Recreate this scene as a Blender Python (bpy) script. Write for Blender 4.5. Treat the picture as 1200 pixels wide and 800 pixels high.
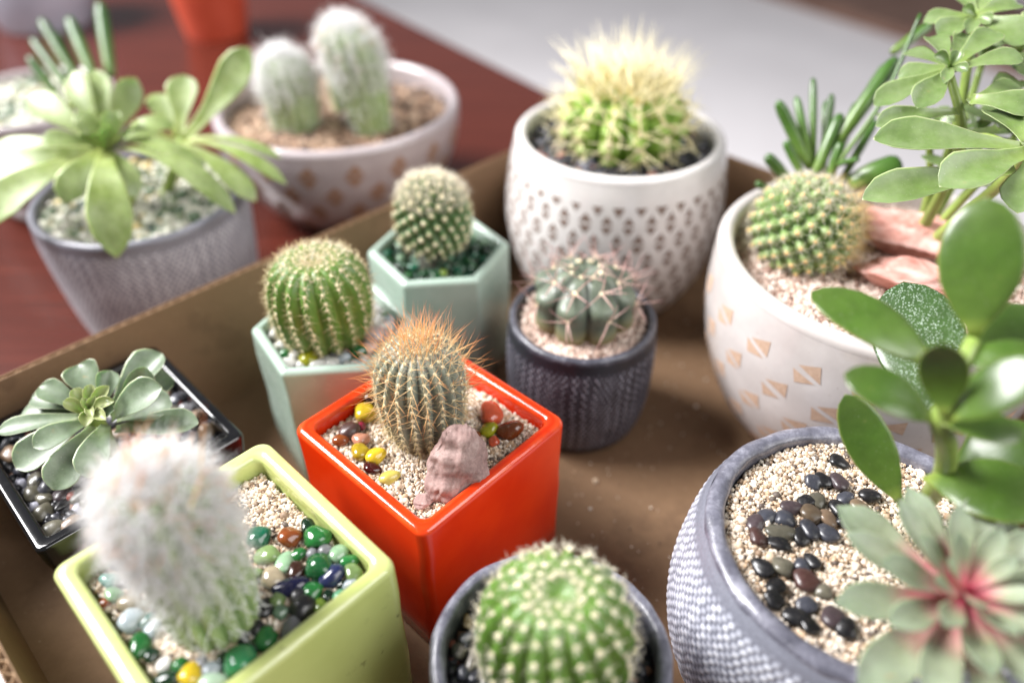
import bpy, math
import numpy as np
from mathutils import Vector, Matrix

for o in list(bpy.data.objects):
    bpy.data.objects.remove(o)
scene = bpy.context.scene
COL = scene.collection
rng = np.random.default_rng(11)
PI = math.pi

# ------------------------------------------------------------------ camera
cam_d = bpy.data.cameras.new("camera")
cam = bpy.data.objects.new("camera", cam_d)
COL.objects.link(cam)
cam.location = (0, 0, 0.31)
cam.rotation_euler = (math.radians(90 - 39.5), 0, 0)
cam_d.sensor_width = 36
cam_d.lens = 27
cam_d.clip_start = 0.01
cam_d.clip_end = 60
cam_d.dof.use_dof = True
cam_d.dof.focus_distance = 0.297
cam_d.dof.aperture_fstop = 3.1
scene.camera = cam
scene.cycles.diffuse_bounces = 6
scene.cycles.max_bounces = 12

# ------------------------------------------------------------------ light
world = bpy.data.worlds.new("World")
scene.world = world
world.use_nodes = True
bg = world.node_tree.nodes["Background"]
bg.inputs[0].default_value = (0.90, 0.93, 1.0, 1)
bg.inputs[1].default_value = 0.17

def area(name, loc, target, sx, sy, power, col):
    d = bpy.data.lights.new(name, 'AREA')
    d.shape = 'RECTANGLE'; d.size = sx; d.size_y = sy; d.energy = power; d.color = col
    o = bpy.data.objects.new(name, d); COL.objects.link(o)
    o.location = loc
    o.rotation_euler = (Vector(target) - Vector(loc)).to_track_quat('-Z', 'Y').to_euler()
    return o

area("window_light", (-1.7, 0.75, 1.75), (0.05, 0.3, 0.05), 1.1, 1.0, 165, (1.0, 0.985, 0.985))
area("room_light", (1.6, -0.6, 1.6), (0.1, 0.3, 0.0), 1.8, 1.6, 52, (1.0, 0.98, 0.97))

scene.view_settings.view_transform = 'Standard'
scene.view_settings.look = 'None'
scene.view_settings.exposure = 0.22
scene.view_settings.gamma = 1.0

# ------------------------------------------------------------------ materials
def srgb(r, g, b):
    f = lambda c: (c / 255 / 12.92) if c / 255 <= 0.04045 else ((c / 255 + 0.055) / 1.055) ** 2.4
    return (f(r), f(g), f(b), 1)

class NT:
    """small node-tree helper"""
    def __init__(s, name):
        s.m = bpy.data.materials.new(name); s.m.use_nodes = True
        s.t = s.m.node_tree; s.b = s.t.nodes["Principled BSDF"]
        s.tc = s.t.nodes.new("ShaderNodeTexCoord")
    def n(s, typ, **kw):
        nd = s.t.nodes.new(typ)
        for k, v in kw.items(): setattr(nd, k, v)
        return nd
    def l(s, a, b): s.t.links.new(a, b)
    def noise(s, scale, detail=3, rough=.55, vec=None):
        nd = s.n("ShaderNodeTexNoise"); nd.inputs["Scale"].default_value = scale
        nd.inputs["Detail"].default_value = detail; nd.inputs["Roughness"].default_value = rough
        s.l(vec if vec is not None else s.tc.outputs["Object"], nd.inputs["Vector"])
        return nd.outputs["Fac"]
    def ramp(s, fac, stops, interp='LINEAR'):
        nd = s.n("ShaderNodeValToRGB"); cr = nd.color_ramp; cr.interpolation = interp
        while len(cr.elements) < len(stops): cr.elements.new(0.5)
        for e, (p, c) in zip(cr.elements, stops):
            e.position = p; e.color = c if len(c) == 4 else (*c, 1)
        s.l(fac, nd.inputs[0]); return nd.outputs[0]
    def mix(s, fac, a, b, mode='MIX'):
        nd = s.n("ShaderNodeMix", data_type='RGBA', blend_type=mode)
        for i, v in ((0, fac), (6, a), (7, b)):
            if hasattr(v, 'is_linked'): s.l(v, nd.inputs[i])
            else: nd.inputs[i].default_value = v
        return nd.outputs[2]
    def attr(s, name):
        nd = s.n("ShaderNodeAttribute"); nd.attribute_name = name; return nd.outputs["Fac"]
    def objrand(s):
        return s.n("ShaderNodeObjectInfo").outputs["Random"]
    def math(s, op, a, b=0.0):
        nd = s.n("ShaderNodeMath", operation=op)
        for i, v in ((0, a), (1, b)):
            if hasattr(v, 'is_linked'): s.l(v, nd.inputs[i])
            else: nd.inputs[i].default_value = v
        return nd.outputs[0]
    def bump(s, h, strength=.3, dist=.001):
        nd = s.n("ShaderNodeBump"); nd.inputs["Strength"].default_value = strength
        nd.inputs["Distance"].default_value = dist
        s.l(h, nd.inputs["Height"]); s.l(nd.outputs[0], s.b.inputs["Normal"])
    def set(s, base=None, rough=None, coat=None, sss=None, trans=None, ior=None, spec=None, sheen=None, coatr=None):
        I = s.b.inputs
        for key, v in (("Base Color", base), ("Roughness", rough)):
            if v is None: continue
            if hasattr(v, 'is_linked'): s.l(v, I[key])
            else: I[key].default_value = v
        if coat is not None: I["Coat Weight"].default_value = coat; I["Coat Roughness"].default_value = .05 if coatr is None else coatr
        if sss is not None:
            I["Subsurface Weight"].default_value = sss[0]; I["Subsurface Radius"].default_value = sss[1]
            I["Subsurface Scale"].default_value = sss[2]
        if trans is not None: I["Transmission Weight"].default_value = trans
        if ior is not None: I["IOR"].default_value = ior
        if spec is not None: I["Specular IOR Level"].default_value = spec
        if sheen is not None: I["Sheen Weight"].default_value = sheen
        return s.m

def ceramic(name, c1, c2, rough=.16, coat=.5, speck=None, scale=60):
    t = NT(name)
    c = t.ramp(t.noise(scale, 4), [(.3, c1), (.7, c2)])
    if speck:
        sp = t.ramp(t.noise(420, 2), [(.70, (0, 0, 0)), (.76, (1, 1, 1))])
        c = t.mix(t.math('MULTIPLY', sp, speck[1]), c, speck[0])
    sc = t.noise(230, 5, .7)
    r = t.ramp(sc, [(.35, (rough * .8,) * 3), (.75, (rough * 1.7,) * 3)])
    t.bump(t.noise(35, 2), .12, .0012)
    return t.set(c, r, coat)

M = {}
# glazed square pots
t = NT("orange_glaze")
c = t.ramp(t.noise(40, 3), [(.3, srgb(206, 42, 6)), (.7, srgb(218, 54, 10))])
dirt = t.ramp(t.noise(600, 2), [(.72, (0, 0, 0)), (.78, (1, 1, 1))])
c = t.mix(t.math('MULTIPLY', dirt, .25), c, srgb(120, 50, 30))
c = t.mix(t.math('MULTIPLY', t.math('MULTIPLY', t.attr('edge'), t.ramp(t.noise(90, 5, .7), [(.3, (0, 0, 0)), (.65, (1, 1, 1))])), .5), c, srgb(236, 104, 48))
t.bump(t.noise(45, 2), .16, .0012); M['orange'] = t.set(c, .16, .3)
t = NT("lime_glaze")
c = t.ramp(t.noise(35, 3), [(.3, srgb(178, 188, 112)), (.7, srgb(190, 200, 126))])
w = t.ramp(t.noise(150, 6, .75), [(.60, (0, 0, 0)), (.70, (1, 1, 1))])
gate = t.ramp(t.noise(38, 2), [(.48, (0, 0, 0)), (.66, (1, 1, 1))])
c = t.mix(t.math('MULTIPLY', t.math('MULTIPLY', w, gate), .8), c, srgb(84, 84, 50))
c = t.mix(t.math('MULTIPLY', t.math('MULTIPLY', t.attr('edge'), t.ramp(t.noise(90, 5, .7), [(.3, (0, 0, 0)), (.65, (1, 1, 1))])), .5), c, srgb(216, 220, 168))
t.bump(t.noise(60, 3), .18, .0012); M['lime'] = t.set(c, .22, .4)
M['mint'] = ceramic("mint_glaze", srgb(158, 178, 164), srgb(172, 190, 178), .2, .4, (srgb(120, 130, 118), .4))
t = NT("black_glaze"); c = t.ramp(t.noise(260, 5, .8), [(.55, (.006, .006, .007)), (.8, (.02, .02, .02))])
t.bump(t.noise(60, 2), .1, .001); M['black_glaze'] = t.set(c, .1, .6)
M['white_glaze'] = ceramic("white_glaze", srgb(214, 210, 208), srgb(230, 226, 224), .14, .5, (srgb(150, 132, 116), .4))
M['bowl_glaze'] = ceramic("bowl_glaze", srgb(194, 187, 184), srgb(208, 202, 199), .14, .5, (srgb(150, 132, 116), .4))
M['warm_glaze'] = ceramic("warm_grey_glaze", srgb(168, 158, 160), srgb(180, 170, 172), .2, .4)
M['terracotta'] = ceramic("red_clay", srgb(184, 70, 46), srgb(196, 82, 56), .4, .1)
M['blue_grey'] = ceramic("pale_blue_glaze", srgb(170, 175, 190), srgb(186, 190, 204), .3, .3)
t = NT("raw_clay"); c = t.ramp(t.noise(500, 4), [(.3, srgb(180, 150, 128)), (.7, srgb(198, 170, 148))])
t.bump(t.noise(900, 3), .3, .0004); M['raw_clay'] = t.set(c, .85)
t = NT("brown_clay"); c = t.ramp(t.noise(500, 4), [(.3, srgb(112, 90, 80)), (.7, srgb(138, 116, 104))])
M['brown_clay'] = t.set(c, .8)
t = NT("tan_clay"); c = t.ramp(t.noise(300, 4), [(.3, srgb(140, 106, 84)), (.7, srgb(158, 124, 102))])
M['tan_clay'] = t.set(c, .8)

def knit(name, dark, mid, light):
    t = NT(name)
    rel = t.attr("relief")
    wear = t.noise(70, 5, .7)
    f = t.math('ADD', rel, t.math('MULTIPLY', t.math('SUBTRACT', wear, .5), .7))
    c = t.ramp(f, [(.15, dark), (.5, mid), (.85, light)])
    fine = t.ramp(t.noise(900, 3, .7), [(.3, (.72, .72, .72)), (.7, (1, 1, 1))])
    c = t.mix(1.0, c, fine, 'MULTIPLY')
    t.bump(t.noise(1100, 3), .25, .0003)
    return t.set(c, .42, .25, coatr=.25)
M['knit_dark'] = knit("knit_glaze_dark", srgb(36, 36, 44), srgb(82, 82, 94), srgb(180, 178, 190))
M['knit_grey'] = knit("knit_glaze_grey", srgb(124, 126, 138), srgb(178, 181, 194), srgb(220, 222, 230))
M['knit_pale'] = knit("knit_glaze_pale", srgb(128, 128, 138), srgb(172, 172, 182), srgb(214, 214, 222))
t = NT("worn_rim_glaze")
c = t.ramp(t.noise(120, 6, .75), [(.25, srgb(62, 62, 72)), (.5, srgb(104, 104, 116)), (.72, srgb(150, 150, 162)), (.82, srgb(200, 200, 206))])
t.bump(t.noise(160, 5, .7), .6, .0012); M['rim_grey'] = t.set(c, .34, .4, coatr=.2)
t = NT("dark_worn_rim_glaze")
c = t.ramp(t.noise(160, 6, .75), [(.25, srgb(42, 42, 50)), (.55, srgb(74, 74, 84)), (.8, srgb(140, 138, 146))])
t.bump(t.noise(200, 5, .7), .5, .001); M['rim_dark'] = t.set(c, .36, .3, coatr=.2)

# cardboard, table, floor
t = NT("cardboard")
mp = t.n("ShaderNodeMapping"); mp.inputs["Scale"].default_value = (1, 1, 7); t.l(t.tc.outputs["Object"], mp.inputs[0])
c = t.ramp(t.noise(180, 5, .7, mp.outputs[0]), [(.25, srgb(116, 91, 68)), (.75, srgb(132, 105, 80))])
c = t.mix(.35, c, t.ramp(t.noise(14, 3), [(.3, srgb(104, 78, 55)), (.7, srgb(134, 105, 78))]))
st = t.math('MULTIPLY', t.ramp(t.noise(22, 5, .7), [(.56, (0, 0, 0)), (.62, (1, 1, 1))]), .35)
c = t.mix(st, c, srgb(92, 70, 52))
sp = t.ramp(t.noise(420, 3), [(.70, (0, 0, 0)), (.75, (1, 1, 1))])
c = t.mix(t.math('MULTIPLY', sp, .3), c, srgb(196, 176, 150))
t.bump(t.math('ADD', t.noise(500, 4), t.math('MULTIPLY', t.noise(40, 3), 3.0)), .25, .0006); M['card'] = t.set(c, .75, spec=.3)
t = NT("cardboard_flute"); c = t.ramp(t.noise(300, 3), [(.3, srgb(176, 144, 112)), (.7, srgb(200, 170, 136))]); M['flute'] = t.set(c, .85)
t = NT("red_wood")
mp = t.n("ShaderNodeMapping"); mp.inputs["Scale"].default_value = (3, 40, 3); mp.inputs["Rotation"].default_value = (0, 0, .75)
t.l(t.tc.outputs["Object"], mp.inputs[0])
c = t.ramp(t.noise(2.2, 5, .6, mp.outputs[0]), [(.3, srgb(66, 27, 19)), (.55, srgb(76, 32, 23)), (.75, srgb(88, 40, 28))])
t.bump(t.noise(8, 3, .6, mp.outputs[0]), .1, .0005); M['wood'] = t.set(c, .26, .2, coatr=.12, spec=.4)
t = NT("pale_floor"); c = t.ramp(t.noise(3, 4), [(.3, srgb(228, 224, 226)), (.7, srgb(240, 236, 238))]); M['floor'] = t.set(c, .5)
t = NT("brown_boards"); c = t.ramp(t.noise(6, 4), [(.3, srgb(112, 84, 72)), (.7, srgb(134, 104, 90))]); M['boards'] = t.set(c, .55)

# grains
def grain(name, stops, rough=.6):
    t = NT(name); c = t.ramp(t.attr("rnd"), stops, 'CONSTANT')
    c = t.mix(.25, c, t.ramp(t.noise(1500, 2), [(.3, (.25, .22, .2)), (.7, (1, 1, 1))]), 'MULTIPLY')
    return t.set(c, rough)
M['sand'] = grain("sand_grains", [(0, srgb(222, 206, 186)), (.22, srgb(236, 226, 212)), (.42, srgb(206, 184, 158)), (.6, srgb(190, 162, 132)), (.72, srgb(228, 214, 196)), (.86, srgb(146, 122, 100)), (.94, srgb(96, 84, 76))])
M['pinksand'] = grain("pink_sand_grains", [(0, srgb(216, 192, 178)), (.25, srgb(232, 216, 204)), (.5, srgb(196, 168, 152)), (.7, srgb(222, 200, 186)), (.88, srgb(150, 120, 106))])
M['darkgravel'] = grain("dark_gravel_grains", [(0, (.02, .02, .024)), (.4, (.05, .05, .06)), (.68, (.12, .12, .15)), (.84, srgb(150, 112, 92)), (.9, srgb(180, 180, 194)), (.96, srgb(168, 96, 84))], .35)
M['greengravel'] = grain("green_gravel_grains", [(0, (.01, .05, .025)), (.4, (.03, .12, .06)), (.7, (.08, .2, .1)), (.9, (.4, .5, .4))], .3)
M['whitegravel'] = grain("white_gravel_grains", [(0, srgb(226, 224, 218)), (.5, srgb(206, 204, 200)), (.8, srgb(236, 234, 230)), (.94, srgb(110, 130, 100))], .4)
M['brownsoil'] = grain("brown_soil_grains", [(0, srgb(176, 146, 122)), (.35, srgb(132, 104, 84)), (.6, srgb(198, 172, 148)), (.8, srgb(84, 68, 58))], .8)
M['palegravel'] = grain("pale_gravel_grains", [(0, srgb(214, 214, 196)), (.3, srgb(150, 160, 130)), (.5, srgb(226, 222, 210)), (.7, srgb(98, 120, 92)), (.85, srgb(190, 170, 110)), (.93, srgb(70, 86, 74))], .35)
t = NT("dark_soil"); c = t.ramp(t.noise(700, 5, .8), [(.3, (.02, .015, .012)), (.7, (.09, .07, .055))]); t.bump(t.noise(900, 4), .8, .001); M['soil'] = t.set(c, .9)
t = NT("sandy_bed"); c = t.ramp(t.noise(900, 5, .8), [(.3, srgb(110, 92, 76)), (.7, srgb(176, 154, 130))]); t.bump(t.noise(900, 4), .8, .001); M['bed'] = t.set(c, .9)

# pebbles
def pebm(name, col, rough=.16, sss=0):
    t = NT("pebble_" + name)
    c = t.mix(.45, (*col[:3], 1), t.ramp(t.noise(1.6, 4, .65), [(.3, tuple(x * .55 for x in col[:3])), (.7, tuple(min(1, x * 1.35) for x in col[:3]))]))
    c = t.mix(1.0, c, t.ramp(t.objrand(), [(0, (.5, .5, .5)), (1, (.95, .95, .95))]), 'MULTIPLY')
    dust = t.math('MULTIPLY', t.ramp(t.noise(7, 4, .8), [(.55, (0, 0, 0)), (.75, (1, 1, 1))]), .35)
    c = t.mix(dust, c, srgb(150, 140, 126))
    return t.set(c, rough, .15, sss=(sss, (.5, .6, .4), .002) if sss else None)
PB = {}
for k, c in dict(black=(28, 28, 32), slate=(66, 68, 78), plum=(70, 58, 62), olive=(104, 100, 86), brown=(116, 98, 78), tan=(142, 118, 96), maroon=(88, 58, 54),
                 stone=(128, 122, 112), grey=(128, 128, 132), cream=(214, 178, 132), teal=(20, 92, 66), teal2=(110, 146, 138), green=(34, 104, 48), green2=(24, 80, 42), green3=(52, 128, 80),
                 dkgreen=(14, 44, 26), olivegreen=(118, 142, 88), palegreen=(136, 168, 134), palemint=(176, 200, 176), mint=(116, 184, 142), lime=(128, 156, 58), greygreen=(96, 122, 98),
                 amber=(124, 62, 26), dkbrown=(52, 28, 20), navy=(38, 46, 88), navy2=(22, 24, 60), paleblue=(170, 180, 186), beige=(172, 158, 132), white=(228, 226, 220),
                 yellow=(206, 176, 40), paleyellow=(208, 192, 96), olivelime=(138, 138, 22), magenta=(160, 40, 70), pink=(208, 146, 120), ruby=(74, 14, 14), coral=(190, 80, 50), pinkwhite=(206, 186, 182)).items():
    PB[k] = pebm(k, srgb(*c), .34 if k in ('slate', 'plum', 'olive', 'brown', 'tan', 'maroon', 'stone', 'grey', 'pinkwhite', 'black') else .13, .15 if k in ('yellow', 'white', 'paleyellow', 'palemint', 'mint', 'pink') else 0)

# plants
def rock_mat(name, a, b, cc, sc):
    t = NT(name)
    c = t.ramp(t.noise(sc, 6, .7), [(.25, srgb(*a)), (.5, srgb(*b)), (.75, srgb(*cc))])
    fine = t.ramp(t.noise(900, 4, .7), [(.25, (.7, .7, .7)), (.6, (1, 1, 1))])
    c = t.mix(1.0, c, fine, 'MULTIPLY'); t.bump(t.noise(350, 6, .7), .5, .0012)
    return t.set(c, .85)
M['rock'] = rock_mat("mauve_rock", (122, 94, 90), (162, 134, 128), (196, 172, 166), 120)
t = NT("banded_pink_rock")
mp = t.n("ShaderNodeMapping"); mp.inputs["Rotation"].default_value = (.5, .9, .4); mp.inputs["Scale"].default_value = (1, 1, 5); t.l(t.tc.outputs["Object"], mp.inputs[0])
c = t.ramp(t.noise(70, 5, .6, mp.outputs[0]), [(.28, srgb(168, 96, 82)), (.45, srgb(208, 152, 140)), (.6, srgb(222, 178, 168)), (.75, srgb(232, 210, 202))])
t.bump(t.noise(260, 6, .7), .5, .001); M['pinkrock'] = t.set(c, .8)

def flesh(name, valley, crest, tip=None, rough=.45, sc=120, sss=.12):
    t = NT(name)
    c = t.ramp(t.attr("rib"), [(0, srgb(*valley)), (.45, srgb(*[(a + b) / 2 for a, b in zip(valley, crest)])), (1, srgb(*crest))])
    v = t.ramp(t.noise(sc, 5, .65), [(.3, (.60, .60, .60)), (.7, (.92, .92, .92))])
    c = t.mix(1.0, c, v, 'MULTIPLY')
    if tip is not None:
        c = t.mix(t.ramp(t.attr("hgt"), [(0.0, (.8, .8, .8)), (.25, (0, 0, 0))]), c, srgb(*tip))
    t.bump(t.noise(600, 3), .15, .0004)
    return t.set(c, rough, .08, sss=(sss, (.35, .6, .15), .004))
M['blue_green'] = flesh("grey_green_flesh", (104, 116, 112), (150, 156, 140), (150, 130, 100))
M['bright_green'] = flesh("bright_green_flesh", (112, 142, 62), (92, 132, 48), (150, 150, 90))
M['top_green'] = flesh("fresh_green_flesh", (104, 140, 66), (172, 192, 126))
M['mid_green'] = flesh("mid_green_flesh", (70, 104, 56), (112, 146, 86), (130, 120, 70))
M['lime_green'] = flesh("yellow_green_flesh", (112, 158, 48), (166, 198, 88))
M['grey_green'] = flesh("blue_grey_flesh", (56, 64, 54), (124, 136, 116), (140, 120, 60))
M['hair_green'] = flesh("pale_green_flesh", (120, 150, 88), (176, 196, 136))

def spine(name, stops, rough=.45, trl=0):
    t = NT(name); c = t.ramp(t.attr("t"), [(p, srgb(*c)) for p, c in stops])
    c = t.mix(1.0, c, t.ramp(t.attr("rnd"), [(0, (.75, .75, .75)), (1, (1.1, 1.1, 1.1))]), 'MULTIPLY')
    return t.set(c, rough, sss=(trl, (.5, .4, .3), .001) if trl else None)
M['sp_orange'] = spine("rust_spines", [(0, (246, 222, 172)), (.4, (240, 184, 118)), (.8, (206, 112, 58)), (1, (160, 70, 34))])
M['sp_cream'] = spine("cream_spines", [(0, (240, 230, 196)), (.6, (226, 206, 160)), (1, (178, 138, 96))])
M['sp_white'] = spine("white_spines", [(0, (240, 232, 210)), (1, (236, 226, 204))])
M['sp_gold'] = spine("golden_spines", [(0, (246, 228, 180)), (.5, (236, 206, 146)), (1, (206, 156, 92))])
M['sp_yellow'] = spine("yellow_spines", [(0, (242, 226, 168)), (.5, (244, 234, 188)), (1, (244, 234, 196))])
M['sp_pink'] = spine("pink_spines", [(0, (236, 206, 186)), (.4, (214, 176, 168)), (1, (176, 120, 118))])
def hairm(name, col):
    t = NT(name)
    dif = t.n("ShaderNodeBsdfDiffuse"); tr = t.n("ShaderNodeBsdfTranslucent"); mx = t.n("ShaderNodeMixShader")
    dif.inputs[0].default_value = col; tr.inputs[0].default_value = col; mx.inputs[0].default_value = .5
    t.l(dif.outputs[0], mx.inputs[1]); t.l(tr.outputs[0], mx.inputs[2])
    t.l(mx.outputs[0], t.t.nodes["Material Output"].inputs[0])
    return t.m
M['hair'] = hairm("white_hair", (.995, .992, .99, 1))
M['hair_rust'] = hairm("rusty_hair", (.9, .66, .5, 1))
t = NT("cream_wool"); c = t.ramp(t.noise(900, 3), [(.3, srgb(222, 206, 160)), (.7, srgb(240, 232, 206))]); M['wool'] = t.set(c, .95, sheen=.3)
t = NT("amber_wool"); c = t.ramp(t.noise(900, 3), [(.3, srgb(220, 172, 104)), (.7, srgb(236, 208, 150))]); M['wool_amber'] = t.set(c, .95, sheen=.3)

def leafm(name, stops, edge=None, rough=.4, coat=.1, bloom=None, sss=.12, speck=False):
    t = NT(name)
    c = t.ramp(t.attr("t"), [(p, srgb(*c)) for p, c in stops])
    c = t.mix(1.0, c, t.ramp(t.noise(130, 4, .6), [(.3, (.52, .52, .52)), (.7, (.74, .74, .74))]), 'MULTIPLY')
    c = t.mix(1.0, c, t.ramp(t.objrand(), [(0, (.82, .84, .8)), (1, (1.1, 1.08, 1.1))]), 'MULTIPLY')
    if bloom: c = t.mix(t.math('MULTIPLY', t.ramp(t.noise(70, 4, .7), [(.35, (0, 0, 0)), (.7, (1, 1, 1))]), bloom[1]), c, srgb(*bloom[0]))
    if edge: c = t.mix(t.math('MULTIPLY', t.ramp(t.attr("edge"), [(.80, (0, 0, 0)), (1.0, (1, 1, 1))]), .7), c, srgb(*edge))
    # scars and dust: small tan blemishes of their own shape
    sc_ = t.math('MULTIPLY', t.ramp(t.noise(260, 3, .6), [(.66, (0, 0, 0)), (.72, (1, 1, 1))]), t.ramp(t.noise(60, 2), [(.5, (0, 0, 0)), (.62, (1, 1, 1))]))
    c = t.mix(t.math('MULTIPLY', sc_, .55), c, srgb(150, 128, 92))
    du = t.ramp(t.noise(1400, 2), [(.66, (0, 0, 0)), (.74, (1, 1, 1))])
    c = t.mix(t.math('MULTIPLY', du, .22), c, srgb(206, 204, 190))
    if speck:
        vo = t.n("ShaderNodeTexVoronoi"); vo.inputs["Scale"].default_value = 1250; t.l(t.tc.outputs["Object"], vo.inputs["Vector"])
        sp = t.ramp(vo.outputs["Distance"], [(.26, (1, 1, 1)), (.4, (0, 0, 0))])
        sp = t.math('MULTIPLY', sp, t.ramp(t.noise(200, 2), [(.4, (.25, .25, .25)), (.6, (.9, .9, .9))]))
        c = t.mix(sp, c, srgb(156, 174, 156)); t.bump(sp, .4, .0004)
    else:
        t.bump(t.noise(420, 4), .12, .0005)
    return t.set(c, rough, coat, sss=(sss, (.3, .7, .12), .004), coatr=.25)
M['jade'] = leafm("jade_leaf", [(0, (170, 190, 88)), (.16, (104, 136, 56)), (.6, (82, 116, 40)), (1, (88, 116, 46))], (150, 156, 84), rough=.32, coat=.2)
M['jade_speck'] = leafm("speckled_jade_leaf", [(0, (90, 120, 60)), (1, (66, 96, 52))], rough=.3, coat=.25, speck=True)
M['bush'] = leafm("pale_succulent_leaf", [(0, (152, 178, 82)), (.4, (124, 152, 78)), (1, (116, 144, 80))], (196, 204, 156), .40, .15, ((168, 182, 140), .3))
M['finger'] = leafm("finger_leaf", [(0, (148, 180, 88)), (.6, (98, 142, 58)), (1, (80, 124, 52))], rough=.3, coat=.25)
M['finger_dark'] = leafm("dark_finger_leaf", [(0, (120, 150, 76)), (.6, (76, 116, 56)), (1, (62, 100, 50))], rough=.4, coat=.1)
M['spoon'] = leafm("lime_spoon_leaf", [(0, (166, 180, 82)), (.4, (130, 152, 62)), (1, (132, 156, 80))], (206, 214, 140), .42, .08, ((196, 208, 160), .35))
M['eche'] = leafm("grey_green_leaf", [(0, (128, 146, 84)), (.4, (100, 122, 86)), (1, (106, 126, 94))], (184, 186, 150), .45, .1, ((160, 174, 152), .45))
M['eche_new'] = leafm("young_pale_leaf", [(0, (170, 182, 110)), (1, (176, 186, 128))], (214, 214, 160), .5, .05)
M['ros'] = leafm("pink_based_leaf", [(0, (226, 44, 96)), (.20, (228, 86, 118)), (.38, (200, 138, 130)), (.54, (150, 156, 122)), (1, (138, 156, 130))], (170, 178, 150), .5, .05, ((164, 178, 152), .45))
M['stem'] = leafm("green_stem", [(0, (176, 196, 104)), (1, (176, 204, 104))])
M['drybrown'] = leafm("dry_leaf", [(0, (120, 84, 56)), (1, (150, 112, 78))], rough=.8)
LEAFM = {0: 'jade', 1: 'jade_speck', 2: 'bush', 3: 'finger', 4: 'eche', 5: 'eche_new'}

# ------------------------------------------------------------------ builders
def tag(o, label=None, cat=None, group=None, kind=None):
    if label: o['label'] = label
    if cat: o['category'] = cat
    if group: o['group'] = group
    if kind: o['kind'] = kind
    return o

def thing(name, loc, label, cat, group=None):
    o = bpy.data.objects.new(name, None); COL.objects.link(o)
    o.empty_display_size = .01; o.location = loc
    return tag(o, label, cat, group)

def root_loc(p):
    v = Vector((0, 0, 0))
    while p is not None:
        v += p.location; p = p.parent
    return np.array(v)

def mk(name, V, F, mat, parent=None, smooth=True, attrs=None, kind=None, loc=None):
    """one mesh object from world-space vertices; F is an int array or a list of faces"""
    V = np.asarray(V, float)
    off = root_loc(parent) if parent is not None else (np.array(loc) if loc is not None else np.zeros(3))
    me = bpy.data.meshes.new(name)
    if isinstance(F, np.ndarray):
        n, k = F.shape
        me.vertices.add(len(V)); me.vertices.foreach_set("co", (V - off).astype(np.float32).ravel())
        me.loops.add(n * k); me.loops.foreach_set("vertex_index", F.astype(np.int32).ravel())
        me.polygons.add(n); me.polygons.foreach_set("loop_start", np.arange(0, n * k, k, dtype=np.int32))
        me.update(calc_edges=True)
    else:
        me.from_pydata([tuple(v) for v in (V - off)], [], F)
    if attrs:
        for a, val in attrs.items():
            at = me.attributes.new(a, 'FLOAT', 'POINT'); at.data.foreach_set("value", np.asarray(val, np.float32))
    if smooth: me.polygons.foreach_set("use_smooth", np.ones(len(me.polygons), bool))
    me.materials.append(mat); me.update()
    o = bpy.data.objects.new(name, me); COL.objects.link(o)
    if parent is not None: o.parent = parent
    elif loc is not None: o.location = loc
    if kind: o['kind'] = kind
    return o

def rings_to_faces(nr, n, cap0=False, cap1=False):
    F = []
    i = np.arange(n); j = (i + 1) % n
    for r in range(nr - 1):
        F.append(np.c_[r * n + i, r * n + j, (r + 1) * n + j, (r + 1) * n + i])
    F = np.concatenate(F)
    if not (cap0 or cap1): return F
    L = F.tolist()
    if cap0: L.append(list(range(n))[::-1])
    if cap1: L.append(list(range((nr - 1) * n, nr * n)))
    return L

def smoothcurve(pts, n):
    """Catmull-Rom through 2-D points"""
    P = np.array(pts, float); P = np.vstack([2 * P[0] - P[1], P, 2 * P[-1] - P[-2]])
    out = []; m = len(P) - 3
    for k in range(n):
        u = k / (n - 1) * m; i = min(int(u), m - 1); t = u - i
        a, b, c, d = P[i:i + 4]
        out.append(.5 * ((2 * b) + (-a + c) * t + (2 * a - 5 * b + 4 * c - d) * t * t + (-a + 3 * b - 3 * c + d) * t ** 3))
    return np.array(out)

def revolve(cx, cy, prof, n=96, fn=None):
    """prof: (r,z) rows; fn(theta, k, r, z) -> displaced r"""
    th = np.arange(n) * 2 * PI / n
    V = []
    for k, (r, z) in enumerate(prof):
        rr = np.full(n, r) if fn is None else fn(th, k, r, z)
        V.append(np.c_[cx + rr * np.cos(th), cy + rr * np.sin(th), np.full(n, z)])
    return np.concatenate(V), rings_to_faces(len(prof), n)

def round_poly(ns, apo, rc, rot, seg=6):
    """outline of a regular polygon with rounded corners, apothem apo"""
    P = []
    R = (apo - rc) / math.cos(PI / ns)
    for k in range(ns):
        a = rot + 2 * PI * k / ns
        c = np.array([R * math.cos(a), R * math.sin(a)])
        for s in range(seg + 1):
            b = a - PI / ns + 2 * PI / ns * s / seg
            P.append(c + rc * np.array([math.cos(b), math.sin(b)]))
    return np.array(P)

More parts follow.
